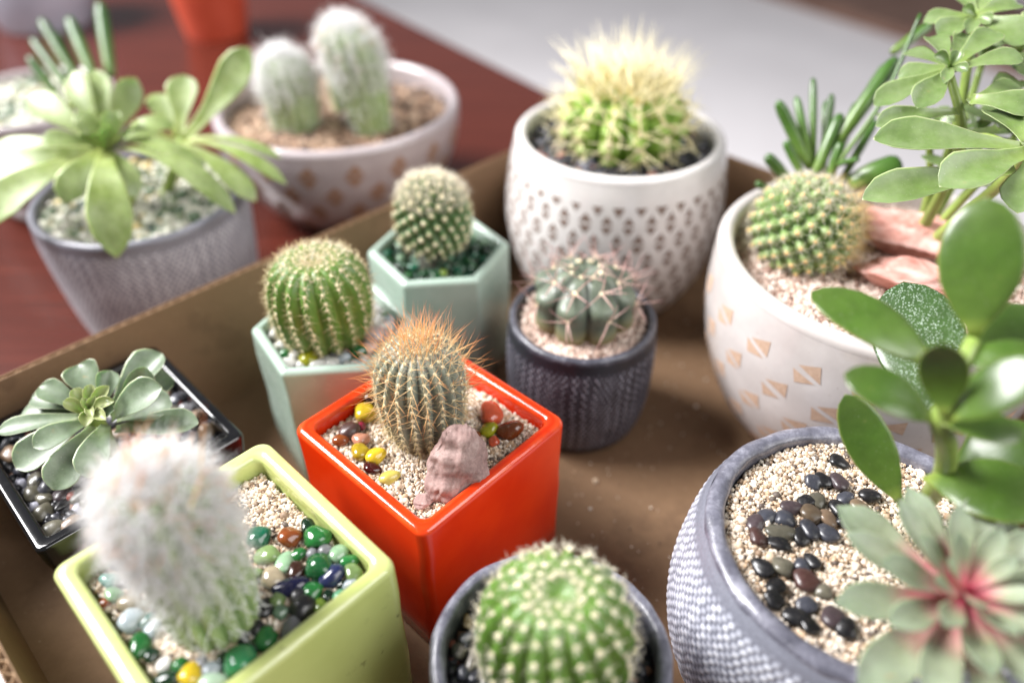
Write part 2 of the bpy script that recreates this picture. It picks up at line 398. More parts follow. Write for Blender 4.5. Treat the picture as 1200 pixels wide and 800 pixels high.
def poly_pot(t, ns, apo, rot, H, wall, rc, mat, lip=.0028, soil_z=.06, taper=1.0):
    """straight-sided glazed pot with rounded rim, as one 'pot_body' mesh"""
    cx, cy, z0 = t.location
    rows = []; edg = []
    def ring(a, r, z, e=0.0): edg.append(np.full(ns * 7, e)); rows.append(np.c_[round_poly(ns, a, max(r, .0006), rot) + np.array([cx, cy]), np.full(ns * 7, z0 + z)])
    ring(apo * .9 * taper, rc, .0); ring(apo * .97 * taper, rc, .0006); ring(apo * taper, rc, .003)
    for k in range(1, 7):
        f = k / 6; ring(apo * (taper + (1 - taper) * f), rc, .003 + (H - lip - .003) * f)
    for k in range(1, 9):
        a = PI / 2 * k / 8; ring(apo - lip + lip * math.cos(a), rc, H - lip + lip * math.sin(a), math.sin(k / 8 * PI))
    l2 = min(lip, wall * .45)
    for k in range(0, 7):
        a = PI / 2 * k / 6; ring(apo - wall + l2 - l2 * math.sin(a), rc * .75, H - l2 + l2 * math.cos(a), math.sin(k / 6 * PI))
    ring(apo - wall, rc * .7, H - l2 - .004); ring(apo - wall - .0005, rc * .7, soil_z - .006)
    V = np.concatenate(rows)
    # a slightly hand-made unevenness
    V[:, :2] += .0003 * np.sin(V[:, [2]] * 160 + V[:, [0, 1]] * 90)
    return mk('pot_body', V, rings_to_faces(len(rows), ns * 7, True, True), mat, t, attrs={'edge': np.concatenate(edg)})

def ico(sub):
    import bmesh
    bm = bmesh.new(); bmesh.ops.create_icosphere(bm, subdivisions=sub, radius=1)
    V = np.array([v.co[:] for v in bm.verts]); F = np.array([[v.index for v in f.verts] for f in bm.faces]); bm.free()
    return V, F
ICO1, ICO2, ICO3, ICO4 = ico(1), ico(2), ico(3), ico(4)
ICO5 = ico(5)

def rand_rot(n):
    q = rng.normal(size=(n, 4)); q /= np.linalg.norm(q, axis=1)[:, None]
    w, x, y, z = q.T
    return np.stack([np.stack([1 - 2 * (y * y + z * z), 2 * (x * y - z * w), 2 * (x * z + y * w)], 1),
                     np.stack([2 * (x * y + z * w), 1 - 2 * (x * x + z * z), 2 * (y * z - x * w)], 1),
                     np.stack([2 * (x * z - y * w), 2 * (y * z + x * w), 1 - 2 * (x * x + y * y)], 1)], 1)

def grains(name, pts, size, mat, label, cat, hvar=.35):
    """many small angular grains joined into one 'stuff' object"""
    V0, F0 = ICO1; n = len(pts)
    R = rand_rot(n)
    sc = size * (1 + hvar * rng.normal(size=(n, 1))).clip(.45, 1.8) * rng.uniform(.7, 1.15, (n, 3))
    sc = sc * np.where(rng.uniform(size=(n, 1)) < .04, 1.7, 1.0)
    base = V0[None] * (1 + .25 * rng.uniform(-1, 1, (n, len(V0), 1))) * sc[:, None, :]
    V = np.einsum('nij,nkj->nki', R, base) + pts[:, None, :]
    F = (F0[None] + (np.arange(n) * len(V0))[:, None, None]).reshape(-1, 3)
    o = mk(name, V.reshape(-1, 3), F, mat, smooth=False, attrs={'rnd': np.repeat(rng.uniform(0, 1, n), len(V0))}, kind='stuff')
    return tag(o, label, cat)

def fill_pts(inside, cx, cy, half, step, zf, layers=2):
    out = []
    for L in range(layers):
        g = np.arange(-half, half, step)
        X, Y = np.meshgrid(g, g)
        P = np.c_[X.ravel(), Y.ravel()] + rng.uniform(-.5, .5, (X.size, 2)) * step
        P = P[inside(P)]
        z = zf(P) - L * step * .55 + rng.normal(size=len(P)) * step * .16
        out.append(np.c_[P[:, 0] + cx, P[:, 1] + cy, z])
    return np.concatenate(out)

def in_circle(r): return lambda P: np.hypot(P[:, 0], P[:, 1]) < r
def in_poly(ns, apo, rot):
    def f(P):
        ok = np.ones(len(P), bool)
        for k in range(ns):
            a = rot + PI / ns + 2 * PI * k / ns
            ok &= (P[:, 0] * math.cos(a) + P[:, 1] * math.sin(a)) < apo
        return ok
    return f
def mound(z, amp, sc=60, seed=0):
    return lambda P: z + amp * (np.sin(P[:, 0] * sc + seed) * np.cos(P[:, 1] * sc * 1.2 + seed * 2) + .5 * np.sin(P[:, 0] * sc * 2.1 - P[:, 1] * sc * 1.7 + seed))

def bed(t, outline, z, mat):
    """ground under the grains: a disc or polygon with a slightly uneven top, part of the pot"""
    n = len(outline); c = outline.mean(0)
    V = [[c[0], c[1], z + .0006]]
    rows = [.35, .7, 1.0]
    for f in rows:
        for p in outline:
            q = c + (p - c) * f; V.append([q[0], q[1], z + .0006 * math.sin(q[0] * 300) * math.cos(q[1] * 280)])
    F = [[0, 1 + i, 1 + (i + 1) % n] for i in range(n)]
    for r in range(2):
        b = 1 + r * n
        F += [[b + i, b + n + i, b + n + (i + 1) % n, b + (i + 1) % n] for i in range(n)]
    return mk('soil', np.array(V), F, mat, t)

# shared pebble meshes
PEBM = []
for k in range(7):
    V, F = ICO3; V = V.copy()
    ph = rng.uniform(0, 6, 6)
    V *= (1 + .10 * np.sin(V @ np.array([1.7, .6, .9]) * 1.6 + ph[0]) + .07 * np.sin(V @ np.array([-.8, 1.9, .5]) * 2.1 + ph[1]) + .03 * np.sin(V @ np.array([.8, -1.2, 2.5]) * 3 + ph[2]))[:, None]
    me = bpy.data.meshes.new("pebble"); me.from_pydata([tuple(v) for v in V], [], F.tolist())
    me.polygons.foreach_set("use_smooth", np.ones(len(me.polygons), bool)); me.materials.append(None); PEBM.append(me)

def pebble(x, y, z, a, b, c, ang, col, label, group, tilt=.2):
    o = bpy.data.objects.new('pebble', PEBM[int(rng.integers(7))]); COL.objects.link(o)
    o.location = (x, y, z); o.scale = (a, b, c)
    o.rotation_euler = (rng.normal() * tilt, rng.normal() * tilt, math.radians(ang) + rng.normal() * .1)
    o.material_slots[0].link = 'OBJECT'; o.material_slots[0].material = PB[col]
    return tag(o, label, 'pebble', group)

CNAME = dict(black='black', slate='slate grey', plum='dark purplish', olive='olive grey', brown='brown', tan='tan', maroon='reddish brown', stone='stone grey', grey='grey', cream='cream',
             teal='dark teal', teal2='pale teal', green='bright green', green2='deep green', green3='large jade green', dkgreen='blackish green', olivegreen='olive green', palegreen='pale green',
             palemint='milky mint', mint='mint green', lime='yellow green', greygreen='grey green', amber='amber brown', dkbrown='dark brown', navy='navy blue', navy2='long dark navy',
             paleblue='pale bluish', beige='beige', white='white', yellow='bright yellow', paleyellow='pale yellow', olivelime='olive yellow', magenta='magenta', pink='pink', ruby='dark ruby', coral='coral orange', pinkwhite='pinkish white')

def pebbles(L, z, where, flat=.55, k=1.08):
    g = 'pebbles ' + where
    seen = {}
    for i, q in enumerate(L): seen.setdefault(q[5], []).append((q[0], i))
    ORD = 'first second third fourth fifth sixth seventh eighth ninth tenth eleventh twelfth thirteenth fourteenth fifteenth sixteenth seventeenth eighteenth'.split()
    for i, (x, y, a, b, ang, col) in enumerate(L):
        a *= k; b *= k
        c = flat * min(a, b) if flat < 1 else min(a, b)
        lab = 'smooth %s pebble %s' % (CNAME[col], where)
        if len(seen[col]) > 1: lab = '%s %s pebble from the left %s' % (ORD[sorted(seen[col]).index((x, i))], CNAME[col], where)
        pebble(x, y, z + c * .35, a, b, c, ang, col, lab, g, .12)

def spikes(P, D, Ln, r0, bend=None, seg=2):
    """tapered three-sided spines; returns V, F, t"""
    n = len(P); D = D / np.linalg.norm(D, axis=1)[:, None]
    ref = np.where(np.abs(D[:, [2]]) < .9, np.array([[0, 0, 1.]]), np.array([[1., 0, 0]]))
    A = np.cross(D, ref); A /= np.linalg.norm(A, axis=1)[:, None]; B = np.cross(D, A)
    Ln = np.broadcast_to(np.asarray(Ln, float).reshape(-1, 1), (n, 1)); r0 = np.broadcast_to(np.asarray(r0, float).reshape(-1, 1), (n, 1))
    bend = np.zeros((n, 3)) if bend is None else bend
    V = []; T = []
    for k in range(seg):
        f = k / seg
        c = P + D * Ln * f + bend * f * f
        for a in (0, 2 * PI / 3, 4 * PI / 3):
            V.append(c + r0 * (1 - f * .85) * (A * math.cos(a) + B * math.sin(a))); T.append(np.full(n, f))
    V.append(P + D * Ln + bend); T.append(np.ones(n))
    nv = 3 * seg + 1
    V = np.stack(V, 1).reshape(-1, 3); T = np.stack(T, 1).ravel()
    f = []
    for k in range(seg - 1):
        for i in range(3):
            j = (i + 1) % 3; a = 3 * k
            f += [[a + i, a + j, a + 3 + j], [a + i, a + 3 + j, a + 3 + i]]
    a = 3 * (seg - 1)
    for i in range(3): f.append([a + i, a + (i + 1) % 3, nv - 1])
    F = (np.array(f)[None] + (np.arange(n) * nv)[:, None, None]).reshape(-1, 3)
    return V, F, T, nv

def spine_part(name, P, D, Ln, r0, mat, parent, bend=None, seg=2, kind='stuff'):
    V, F, T, nv = spikes(P, D, Ln, r0, bend, seg)
    return mk(name, V, F, mat, parent, True, {'t': T, 'rnd': np.repeat(rng.uniform(0, 1, len(P)), nv)}, kind)

def blobs(name, P, N, size, mat, parent, flat=1.0, stretch=None):
    """little wool cushions at the areoles, joined"""
    V0, F0 = ICO2; n = len(P)
    N = N / np.linalg.norm(N, axis=1)[:, None]
    ref = np.where(np.abs(N[:, [2]]) < .95, np.array([[0, 0, 1.]]), np.array([[1., 0, 0]]))
    A = np.cross(N, ref); A /= np.linalg.norm(A, axis=1)[:, None]; B = np.cross(A, N)
    s = size * rng.uniform(.8, 1.2, (n, 1))
    st = 1.0 if stretch is None else stretch
    V = P[:, None] + (V0[None, :, [0]] * A[:, None] + st * V0[None, :, [1]] * B[:, None] + flat * V0[None, :, [2]] * N[:, None]) * s[:, None] * (1 + .15 * rng.uniform(-1, 1, (n, len(V0), 1)))
    F = (F0[None] + (np.arange(n) * len(V0))[:, None, None]).reshape(-1, 3)
    return mk(name, V.reshape(-1, 3), F, mat, parent, True, kind='stuff')

def ribbed(t, prof, nrib, depth, mat, nz=44, sharp=1.0, twist=0.0, lean=(0, 0), wob=.02, ph0=0.0, tub=None):
    """cactus body with vertical ribs; returns function giving (point, normal) on a crest"""
    x0, y0, z0 = t.location
    pr = smoothcurve(prof, nz)
    H = pr[:, 1].max()
    n = nrib * 10
    ph1 = rng.uniform(0, 6)
    th = np.arange(n) * 2 * PI / n
    V = []; rib = []; hg = []
    def rib_fn(theta, zf):
        c = np.abs(np.cos((theta - ph0 + twist * zf) * nrib / 2))
        return c ** sharp
    for k, (r, z) in enumerate(pr):
        zf = z / H
        c = rib_fn(th, zf)
        d = depth * min(1, r / (.45 * pr[:, 0].max()))
        rr = max(r, 1e-5) * (1 - d * (1 - c)) * (1 + wob * np.sin(2 * th + 1) * .5 + .018 * np.sin(3 * th + 5 * zf + ph1) + .014 * c * np.sin(nrib * .37 * th + 9 * zf + ph1))
        if tub:
            al = (k / (nz - 1)) * tub[0]; par = np.round((th - ph0) * nrib / (2 * PI)) % 2
            rr = rr * (1 + tub[1] * c * np.cos(2 * PI * (al + .5 * par)))
        f = zf * zf
        V.append(np.c_[x0 + lean[0] * f + rr * np.cos(th), y0 + lean[1] * f + rr * np.sin(th), z0 + z - .0 * c])
        rib.append(c); hg.append(np.full(n, zf))
    V = np.concatenate(V)
    o = mk('body', V, rings_to_faces(nz, n, False, True), mat, t, True, {'rib': np.concatenate(rib), 'hgt': np.concatenate(hg)})
    arc = np.r_[0, np.cumsum(np.hypot(*np.diff(pr, axis=0).T))]
    def crest(k, s, off=0.0):
        s = min(max(s + rng.normal() * .007, 0), .995); off = off + rng.normal() * .035
        u = s * arc[-1]; i = min(np.searchsorted(arc, u, 'right') - 1, nz - 2); f = (u - arc[i]) / (arc[i + 1] - arc[i] + 1e-12)
        r, z = pr[i] * (1 - f) + pr[i + 1] * f
        dr, dz = pr[min(i + 2, nz - 1)] - pr[max(i - 1, 0)]
        zf = z / H; th = ph0 + (k + off) * 2 * PI / nrib - twist * zf
        nn = np.array([dz * math.cos(th), dz * math.sin(th), -dr]); nn /= np.linalg.norm(nn) + 1e-12
        return np.array([x0 + lean[0] * zf * zf + r * math.cos(th), y0 + lean[1] * zf * zf + r * math.sin(th), z0 + z]), nn
    return o, crest

def around(P, N, per, tilt, jit=.25):
    """directions spread in a cone about N: per directions for each point"""
    n = len(P)
    N = N / np.linalg.norm(N, axis=1)[:, None]
    ref = np.where(np.abs(N[:, [2]]) < .95, np.array([[0, 0, 1.]]), np.array([[1., 0, 0]]))
    A = np.cross(N, ref); A /= np.linalg.norm(A, axis=1)[:, None]; B = np.cross(N, A)
    a = (np.arange(per)[None] + rng.uniform(-.4, .4, (n, per))) * 2 * PI / per + rng.uniform(0, 6, (n, 1))
    tl = tilt + rng.normal(size=(n, per)) * jit
    D = np.cos(tl)[..., None] * N[:, None] + np.sin(tl)[..., None] * (np.cos(a)[..., None] * A[:, None] + np.sin(a)[..., None] * B[:, None])
    return np.repeat(P, per, 0), D.reshape(-1, 3)

WP = {0: ([0, .06, .2, .38, .55, .72, .86, .95, 1], [.14, .22, .58, .90, 1, .94, .72, .42, .02]),
      2: ([0, .12, .35, .55, .75, .88, .96, 1], [.34, .3, .46, .78, 1, .82, .4, .03]),
      3: ([0, .1, .5, .85, .95, .99, 1], [.6, .8, 1, .95, .72, .4, .05]),
      4: ([0, .12, .35, .6, .8, .92, .975, 1], [.3, .36, .66, .95, 1, .7, .3, .03])}
WP[6] = ([0, .12, .3, .5, .7, .86, .95, 1], [.36, .38, .54, .82, 1, .78, .34, .03])
WP[1] = WP[0]; WP[5] = WP[4]

def leaf(name, B, T, N, w, curve, kind, cup, mat, parent, thick=None, nu=18, nv=14, label=None):
    B = np.array(B, float); T = np.array(T, float); N = np.array(N, float)
    ax = T - B; L = np.linalg.norm(ax); ax /= L
    N = N - ax * (N @ ax); N /= np.linalg.norm(N); S = np.cross(ax, N)
    Mid = (B + T) / 2 + N * curve * L * 2 * rng.uniform(.8, 1.2)
    tau = np.linspace(0, 1, nu); t = 1 - (1 - tau) ** 1.5
    wp = np.interp(t, *WP[kind])
    if thick is None: thick = {0: .21, 1: .14, 2: .11, 3: .46, 4: .12, 5: .12, 6: .12}[kind]
    phi = np.arange(nv) * 2 * PI / nv
    wav = rng.uniform(-1, 1, 3)
    V = []; TT = []; EE = []
    for k in range(nu):
        a = t[k]
        c = (1 - a) ** 2 * B + 2 * a * (1 - a) * Mid + a * a * T
        tg = 2 * (1 - a) * (Mid - B) + 2 * a * (T - Mid); tg /= np.linalg.norm(tg)
        n = N - tg * (N @ tg); n /= np.linalg.norm(n); s = np.cross(tg, n)
        hw = w / 2 * wp[k]
        th = w * thick * (.45 + .55 * wp[k]) * min(1, (1 - a) * 9 + .06) if kind != 3 else hw * .9
        if kind == 3: th = min(th, w / 2 * (1 if w < .012 else .5) * wp[k])
        x = np.cos(phi); y = np.sin(phi)
        y = np.where(y > 0, y * .55, y)   # flatter above, rounder below
        if kind == 3: y = np.sin(phi)
        off = cup * hw * x * x * 1.2 + .03 * w * (wav[0] * np.sin(4 * a + wav[1] * 3) * x)
        V.append(c + np.outer(hw * x, s) + np.outer(th * .5 * y * (2 if kind == 3 else 1) + off, n))
        TT.append(np.full(nv, a)); EE.append(np.maximum(np.abs(x) ** 3, np.full(nv, max(0, (a - .93) / .07))))
    return_o = mk(name, np.concatenate(V), rings_to_faces(nu, nv, True, True), mat, parent, True, {'t': np.concatenate(TT), 'edge': np.concatenate(EE)})
    if label: return_o['label'] = label
    return return_o

def tube(name, pts, rad, mat, parent, n=10, m=24):
    P = smoothcurve(pts, m); r = np.interp(np.linspace(0, 1, m), np.linspace(0, 1, len(rad)), rad)
    V = []
    for k in range(m):
        d = P[min(k + 1, m - 1)] - P[max(k - 1, 0)]; d /= np.linalg.norm(d)
        ref = np.array([1., 0, 0]) if abs(d[0]) < .8 else np.array([0, 1., 0])
        a = np.cross(d, ref); a /= np.linalg.norm(a); b = np.cross(d, a)
        for i in range(n):
            q = 2 * PI * i / n; V.append(P[k] + r[k] * (math.cos(q) * a + math.sin(q) * b))
    tt = np.repeat(np.linspace(0, 1, m), n)
    return mk(name, np.array(V), rings_to_faces(m, n, True, True), mat, parent, True, {'t': tt, 'edge': tt * 0})

def rock(name, c, size, rotz, mat, label, seed, planes=14, sub=ICO5, peak=None):
    r = np.random.default_rng(seed)
    V, F = sub; V = V.copy()
    d = np.ones(len(V)) * 1.25
    for k in range(planes):
        n = r.normal(size=3); n /= np.linalg.norm(n); h = r.uniform(.68, .98)
        dot = V @ n; d = np.minimum(d, np.where(dot > .05, h / np.maximum(dot, .05), 9))
    for f, a in ((3, .06), (7, .035), (15, .018), (31, .010)):
        k = r.normal(size=(3, 3)) * f; p = r.uniform(0, 6, 3)
        d *= 1 + a * np.sin(V @ k[0] + p[0]) * np.sin(V @ k[1] + p[1])
    V = V * d[:, None]
    if peak:
        zz = np.clip(V[:, 2], -.3, 1.2); V[:, :2] *= (1 - peak[0] * np.clip(zz + .3, 0, 1.5))[:, None]; V[:, 0] += peak[1] * np.clip(zz, 0, 2)
    V = V * np.array(size)
    cz, sz = math.cos(rotz), math.sin(rotz)
    V = np.c_[V[:, 0] * cz - V[:, 1] * sz, V[:, 0] * sz + V[:, 1] * cz, V[:, 2]] + np.array(c)
    o = mk(name, V, F, mat, None, True, loc=c)
    return tag(o, label, 'rock')

# measured leaves: base, tip, facing, width, curve, kind, cup; pebbles: x, y, half length, half width, turn, colour
JADE = [
    ((0.1295, 0.1774, 0.1542), (0.0972, 0.2033, 0.1636), (-0.0912, -0.1531, 0.984), 0.02, 0.06, 0, 0.0),
    ((0.1361, 0.1752, 0.1672), (0.1369, 0.1978, 0.201), (-0.4803, -0.6562, 0.582), 0.0224, 0.05, 0, 0.0),
    ((0.1214, 0.1532, 0.1563), (0.1137, 0.1564, 0.1805), (-0.5317, -0.4968, 0.6859), 0.013, -0.1, 0, 0.1),
    ((0.1213, 0.1558, 0.1516), (0.0977, 0.1683, 0.1589), (-0.1231, -0.1823, 0.9755), 0.0154, 0.08, 0, 0.0),
    ((0.1327, 0.167, 0.1007), (0.1135, 0.1907, 0.1294), (-0.3114, -0.5927, 0.7428), 0.0157, -0.04, 0, 0.05),
    ((0.1444, 0.1864, 0.1243), (0.1472, 0.2365, 0.1441), (-0.3918, -0.5683, 0.7235), 0.0306, 0.02, 1, 0.0),
    ((0.1234, 0.1533, 0.1549), (0.1389, 0.1508, 0.1785), (-0.1668, -0.1934, 0.9668), 0.0148, 0.08, 0, 0.0),
    ((0.1338, 0.1737, 0.1622), (0.1653, 0.1894, 0.1656), (-0.1366, -0.1658, 0.9766), 0.0181, 0.06, 0, 0.0),
    ((0.1316, 0.1704, 0.1614), (0.1474, 0.1636, 0.172), (-0.0506, -0.0606, 0.9969), 0.0122, 0.05, 0, 0.0),
    ((0.1222, 0.1551, 0.1523), (0.1433, 0.1495, 0.1533), (-0.1108, -0.1271, 0.9857), 0.0121, 0.06, 0, 0.0),
    ((0.145, 0.1649, 0.1138), (0.1669, 0.1669, 0.1351), (-0.2514, -0.2674, 0.9302), 0.023, 0.1, 0, 0.0),
    ((0.1328, 0.1627, 0.119), (0.158, 0.1421, 0.1287), (-0.1438, -0.1507, 0.9781), 0.0226, 0.1, 0, 0.0),
]
BUSH = [
    ((0.202, 0.279, 0.1768), (0.1448, 0.2893, 0.1767), (-0.1899, -0.3111, 0.9312), 0.0189, 0.03, 2, 0.1),
    ((0.2007, 0.2763, 0.1767), (0.1581, 0.2555, 0.1734), (-0.3094, -0.4586, 0.833), 0.0188, 0.05, 2, 0.1),
    ((0.198, 0.2757, 0.1697), (0.1376, 0.2685, 0.1609), (-0.1998, -0.3241, 0.9247), 0.0174, 0.03, 2, 0.1),
    ((0.2, 0.2732, 0.176), (0.1842, 0.2457, 0.1679), (-0.4141, -0.5594, 0.7181), 0.016, 0.05, 2, 0.1),
    ((0.2027, 0.2798, 0.1778), (0.2239, 0.2984, 0.1846), (-0.2393, -0.3243, 0.9152), 0.0186, 0.05, 2, 0.1),
    ((0.2013, 0.2754, 0.1771), (0.2185, 0.2602, 0.1776), (-0.244, -0.3113, 0.9184), 0.0178, 0.05, 2, 0.1),
    ((0.2017, 0.2803, 0.1783), (0.1991, 0.308, 0.1805), (-0.0974, -0.143, 0.9849), 0.0155, 0.05, 2, 0.1),
    ((0.1887, 0.3293, 0.1891), (0.1685, 0.3087, 0.1814), (-0.3232, -0.5772, 0.7499), 0.013, 0.06, 2, 0.1),
    ((0.1883, 0.3296, 0.1894), (0.1564, 0.3209, 0.1774), (-0.1904, -0.3592, 0.9136), 0.0125, 0.05, 2, 0.1),
    ((0.1889, 0.3313, 0.1899), (0.1698, 0.3344, 0.1843), (-0.195, -0.3619, 0.9116), 0.0112, 0.05, 2, 0.1),
    ((0.1892, 0.3283, 0.1895), (0.2143, 0.3236, 0.1963), (-0.1853, -0.2994, 0.936), 0.0116, 0.08, 2, 0.1),
    ((0.1896, 0.3313, 0.1899), (0.2137, 0.3473, 0.1999), (-0.2141, -0.3602, 0.908), 0.0127, 0.06, 2, 0.1),
    ((0.1894, 0.3327, 0.1901), (0.1878, 0.353, 0.1959), (-0.1233, -0.2242, 0.9667), 0.0113, 0.08, 2, 0.1),
    ((0.1891, 0.3325, 0.1898), (0.1779, 0.3517, 0.1895), (-0.1203, -0.2243, 0.9671), 0.0106, 0.06, 2, 0.1),
    ((0.1902, 0.3327, 0.1901), (0.2045, 0.355, 0.1967), (-0.1277, -0.2224, 0.9665), 0.0098, 0.06, 2, 0.1),
    ((0.1877, 0.3295, 0.1909), (0.1789, 0.3285, 0.196), (-0.3345, -0.6003, 0.7265), 0.0062, 0.12, 2, 0.2),
    ((0.1885, 0.3295, 0.1909), (0.1904, 0.3309, 0.1973), (-0.343, -0.5979, 0.7245), 0.0058, 0.12, 2, 0.2),
    ((0.1881, 0.3293, 0.1906), (0.181, 0.3172, 0.1886), (-0.3541, -0.6201, 0.7001), 0.0054, 0.12, 2, 0.2),
    ((0.1885, 0.3293, 0.1906), (0.1916, 0.3214, 0.1921), (-0.362, -0.6197, 0.6963), 0.0054, 0.12, 2, 0.2),
    ((0.1891, 0.3133, 0.1775), (0.1543, 0.3096, 0.1731), (-0.2084, -0.378, 0.902), 0.013, 0.04, 2, 0.1),
    ((0.1925, 0.3126, 0.183), (0.2108, 0.2979, 0.184), (-0.2238, -0.3389, 0.9138), 0.0162, 0.06, 2, 0.1),
    ((0.193, 0.3137, 0.1811), (0.22, 0.3232, 0.1833), (-0.0954, -0.1472, 0.9845), 0.0145, 0.06, 2, 0.1),
    ((0.212, 0.3656, 0.2002), (0.1909, 0.3535, 0.1964), (-0.253, -0.4517, 0.8555), 0.0124, 0.06, 2, 0.1),
    ((0.2126, 0.3672, 0.2005), (0.1928, 0.3729, 0.1964), (-0.1729, -0.3157, 0.933), 0.0111, 0.05, 2, 0.1),
    ((0.2128, 0.3656, 0.2002), (0.2276, 0.3444, 0.1964), (-0.321, -0.5175, 0.7932), 0.0169, 0.06, 2, 0.1),
    ((0.2134, 0.3672, 0.2005), (0.2335, 0.3733, 0.2047), (-0.2219, -0.3677, 0.9031), 0.0149, 0.06, 2, 0.1),
    ((0.2132, 0.3687, 0.2008), (0.2109, 0.3864, 0.2049), (-0.1284, -0.2286, 0.965), 0.012, 0.06, 2, 0.1),
    ((0.2136, 0.3687, 0.2008), (0.2271, 0.3879, 0.2068), (-0.1322, -0.227, 0.9649), 0.0128, 0.06, 2, 0.1),
    ((0.2114, 0.3646, 0.2005), (0.2035, 0.3519, 0.1977), (-0.3697, -0.6385, 0.675), 0.0069, 0.1, 2, 0.2),
    ((0.2118, 0.3649, 0.2008), (0.2147, 0.3569, 0.2006), (-0.3768, -0.6378, 0.6717), 0.007, 0.1, 2, 0.2),
    ((0.2118, 0.3651, 0.2011), (0.2053, 0.3665, 0.2044), (-0.3516, -0.6168, 0.7042), 0.0062, 0.1, 2, 0.2),
    ((0.2108, 0.3345, 0.1734), (0.2314, 0.3455, 0.1789), (-0.1374, -0.2113, 0.9677), 0.0154, 0.05, 2, 0.1),
    ((0.2153, 0.3224, 0.1666), (0.2032, 0.3211, 0.1571), (-0.1691, -0.26, 0.9507), 0.0145, 0.05, 2, 0.1),
    ((0.224, 0.3643, 0.186), (0.2392, 0.3468, 0.1804), (-0.1775, -0.2725, 0.9457), 0.0158, 0.05, 2, 0.1),
    ((0.2262, 0.3491, 0.1911), (0.2396, 0.3589, 0.203), (-0.2336, -0.3551, 0.9052), 0.0169, 0.05, 2, 0.1),
]
FINGER = [
    ((0.1575, 0.3703, 0.1225), (0.1382, 0.3884, 0.1523), (-0.3344, -0.8578, 0.3903), 0.0067, -0.06, 3, 0),
    ((0.1575, 0.372, 0.1246), (0.1517, 0.3995, 0.1501), (-0.3435, -0.8572, 0.3836), 0.0045, 0.03, 3, 0),
    ((0.1596, 0.3739, 0.1237), (0.1608, 0.4059, 0.1578), (-0.3527, -0.8584, 0.3726), 0.0041, 0.02, 3, 0),
    ((0.1637, 0.373, 0.1227), (0.1717, 0.4024, 0.1504), (-0.3672, -0.849, 0.3799), 0.0045, -0.03, 3, 0),
    ((0.1586, 0.3656, 0.1215), (0.1707, 0.3822, 0.1479), (-0.3703, -0.8411, 0.3943), 0.0067, 0.03, 3, 0),
    ((0.168, 0.3731, 0.1338), (0.1979, 0.3978, 0.1715), (-0.4024, -0.8476, 0.346), 0.008, 0.02, 3, 0),
    ((0.1653, 0.3624, 0.1207), (0.1694, 0.3701, 0.138), (-0.3792, -0.8298, 0.4093), 0.0053, 0.02, 3, 0),
    ((0.1462, 0.3663, 0.1177), (0.1324, 0.3703, 0.1303), (-0.32, -0.8457, 0.4271), 0.0063, -0.05, 3, 0),
    ((0.1373, 0.3623, 0.1128), (0.1271, 0.3612, 0.1194), (-0.3065, -0.8389, 0.4497), 0.004, 0.0, 3, 0),
    ((0.1711, 0.3612, 0.1194), (0.1945, 0.3917, 0.1406), (-0.4013, -0.8263, 0.3951), 0.0045, 0.02, 3, 0),
    ((0.1756, 0.3607, 0.1187), (0.198, 0.3588, 0.1321), (-0.3251, -0.626, 0.7088), 0.0123, 0.05, 3, 0),
    ((0.1522, 0.3665, 0.121), (0.1422, 0.3751, 0.1362), (-0.3359, -0.8461, 0.4139), 0.0049, 0.0, 3, 0),
    ((0.1667, 0.3749, 0.1202), (0.1717, 0.4078, 0.1444), (-0.3664, -0.8472, 0.3847), 0.0042, 0.0, 3, 0),
    ((0.1731, 0.3772, 0.123), (0.1885, 0.4072, 0.1437), (-0.3875, -0.8405, 0.3786), 0.0046, 0.0, 3, 0),
    ((0.1868, 0.3975, 0.1476), (0.2029, 0.4155, 0.1617), (-0.4086, -0.8526, 0.3258), 0.0055, 0.0, 3, 0),
    ((0.2077, 0.4244, 0.1646), (0.2296, 0.4345, 0.1768), (-0.4358, -0.8561, 0.2777), 0.0056, 0.0, 3, 0),
]
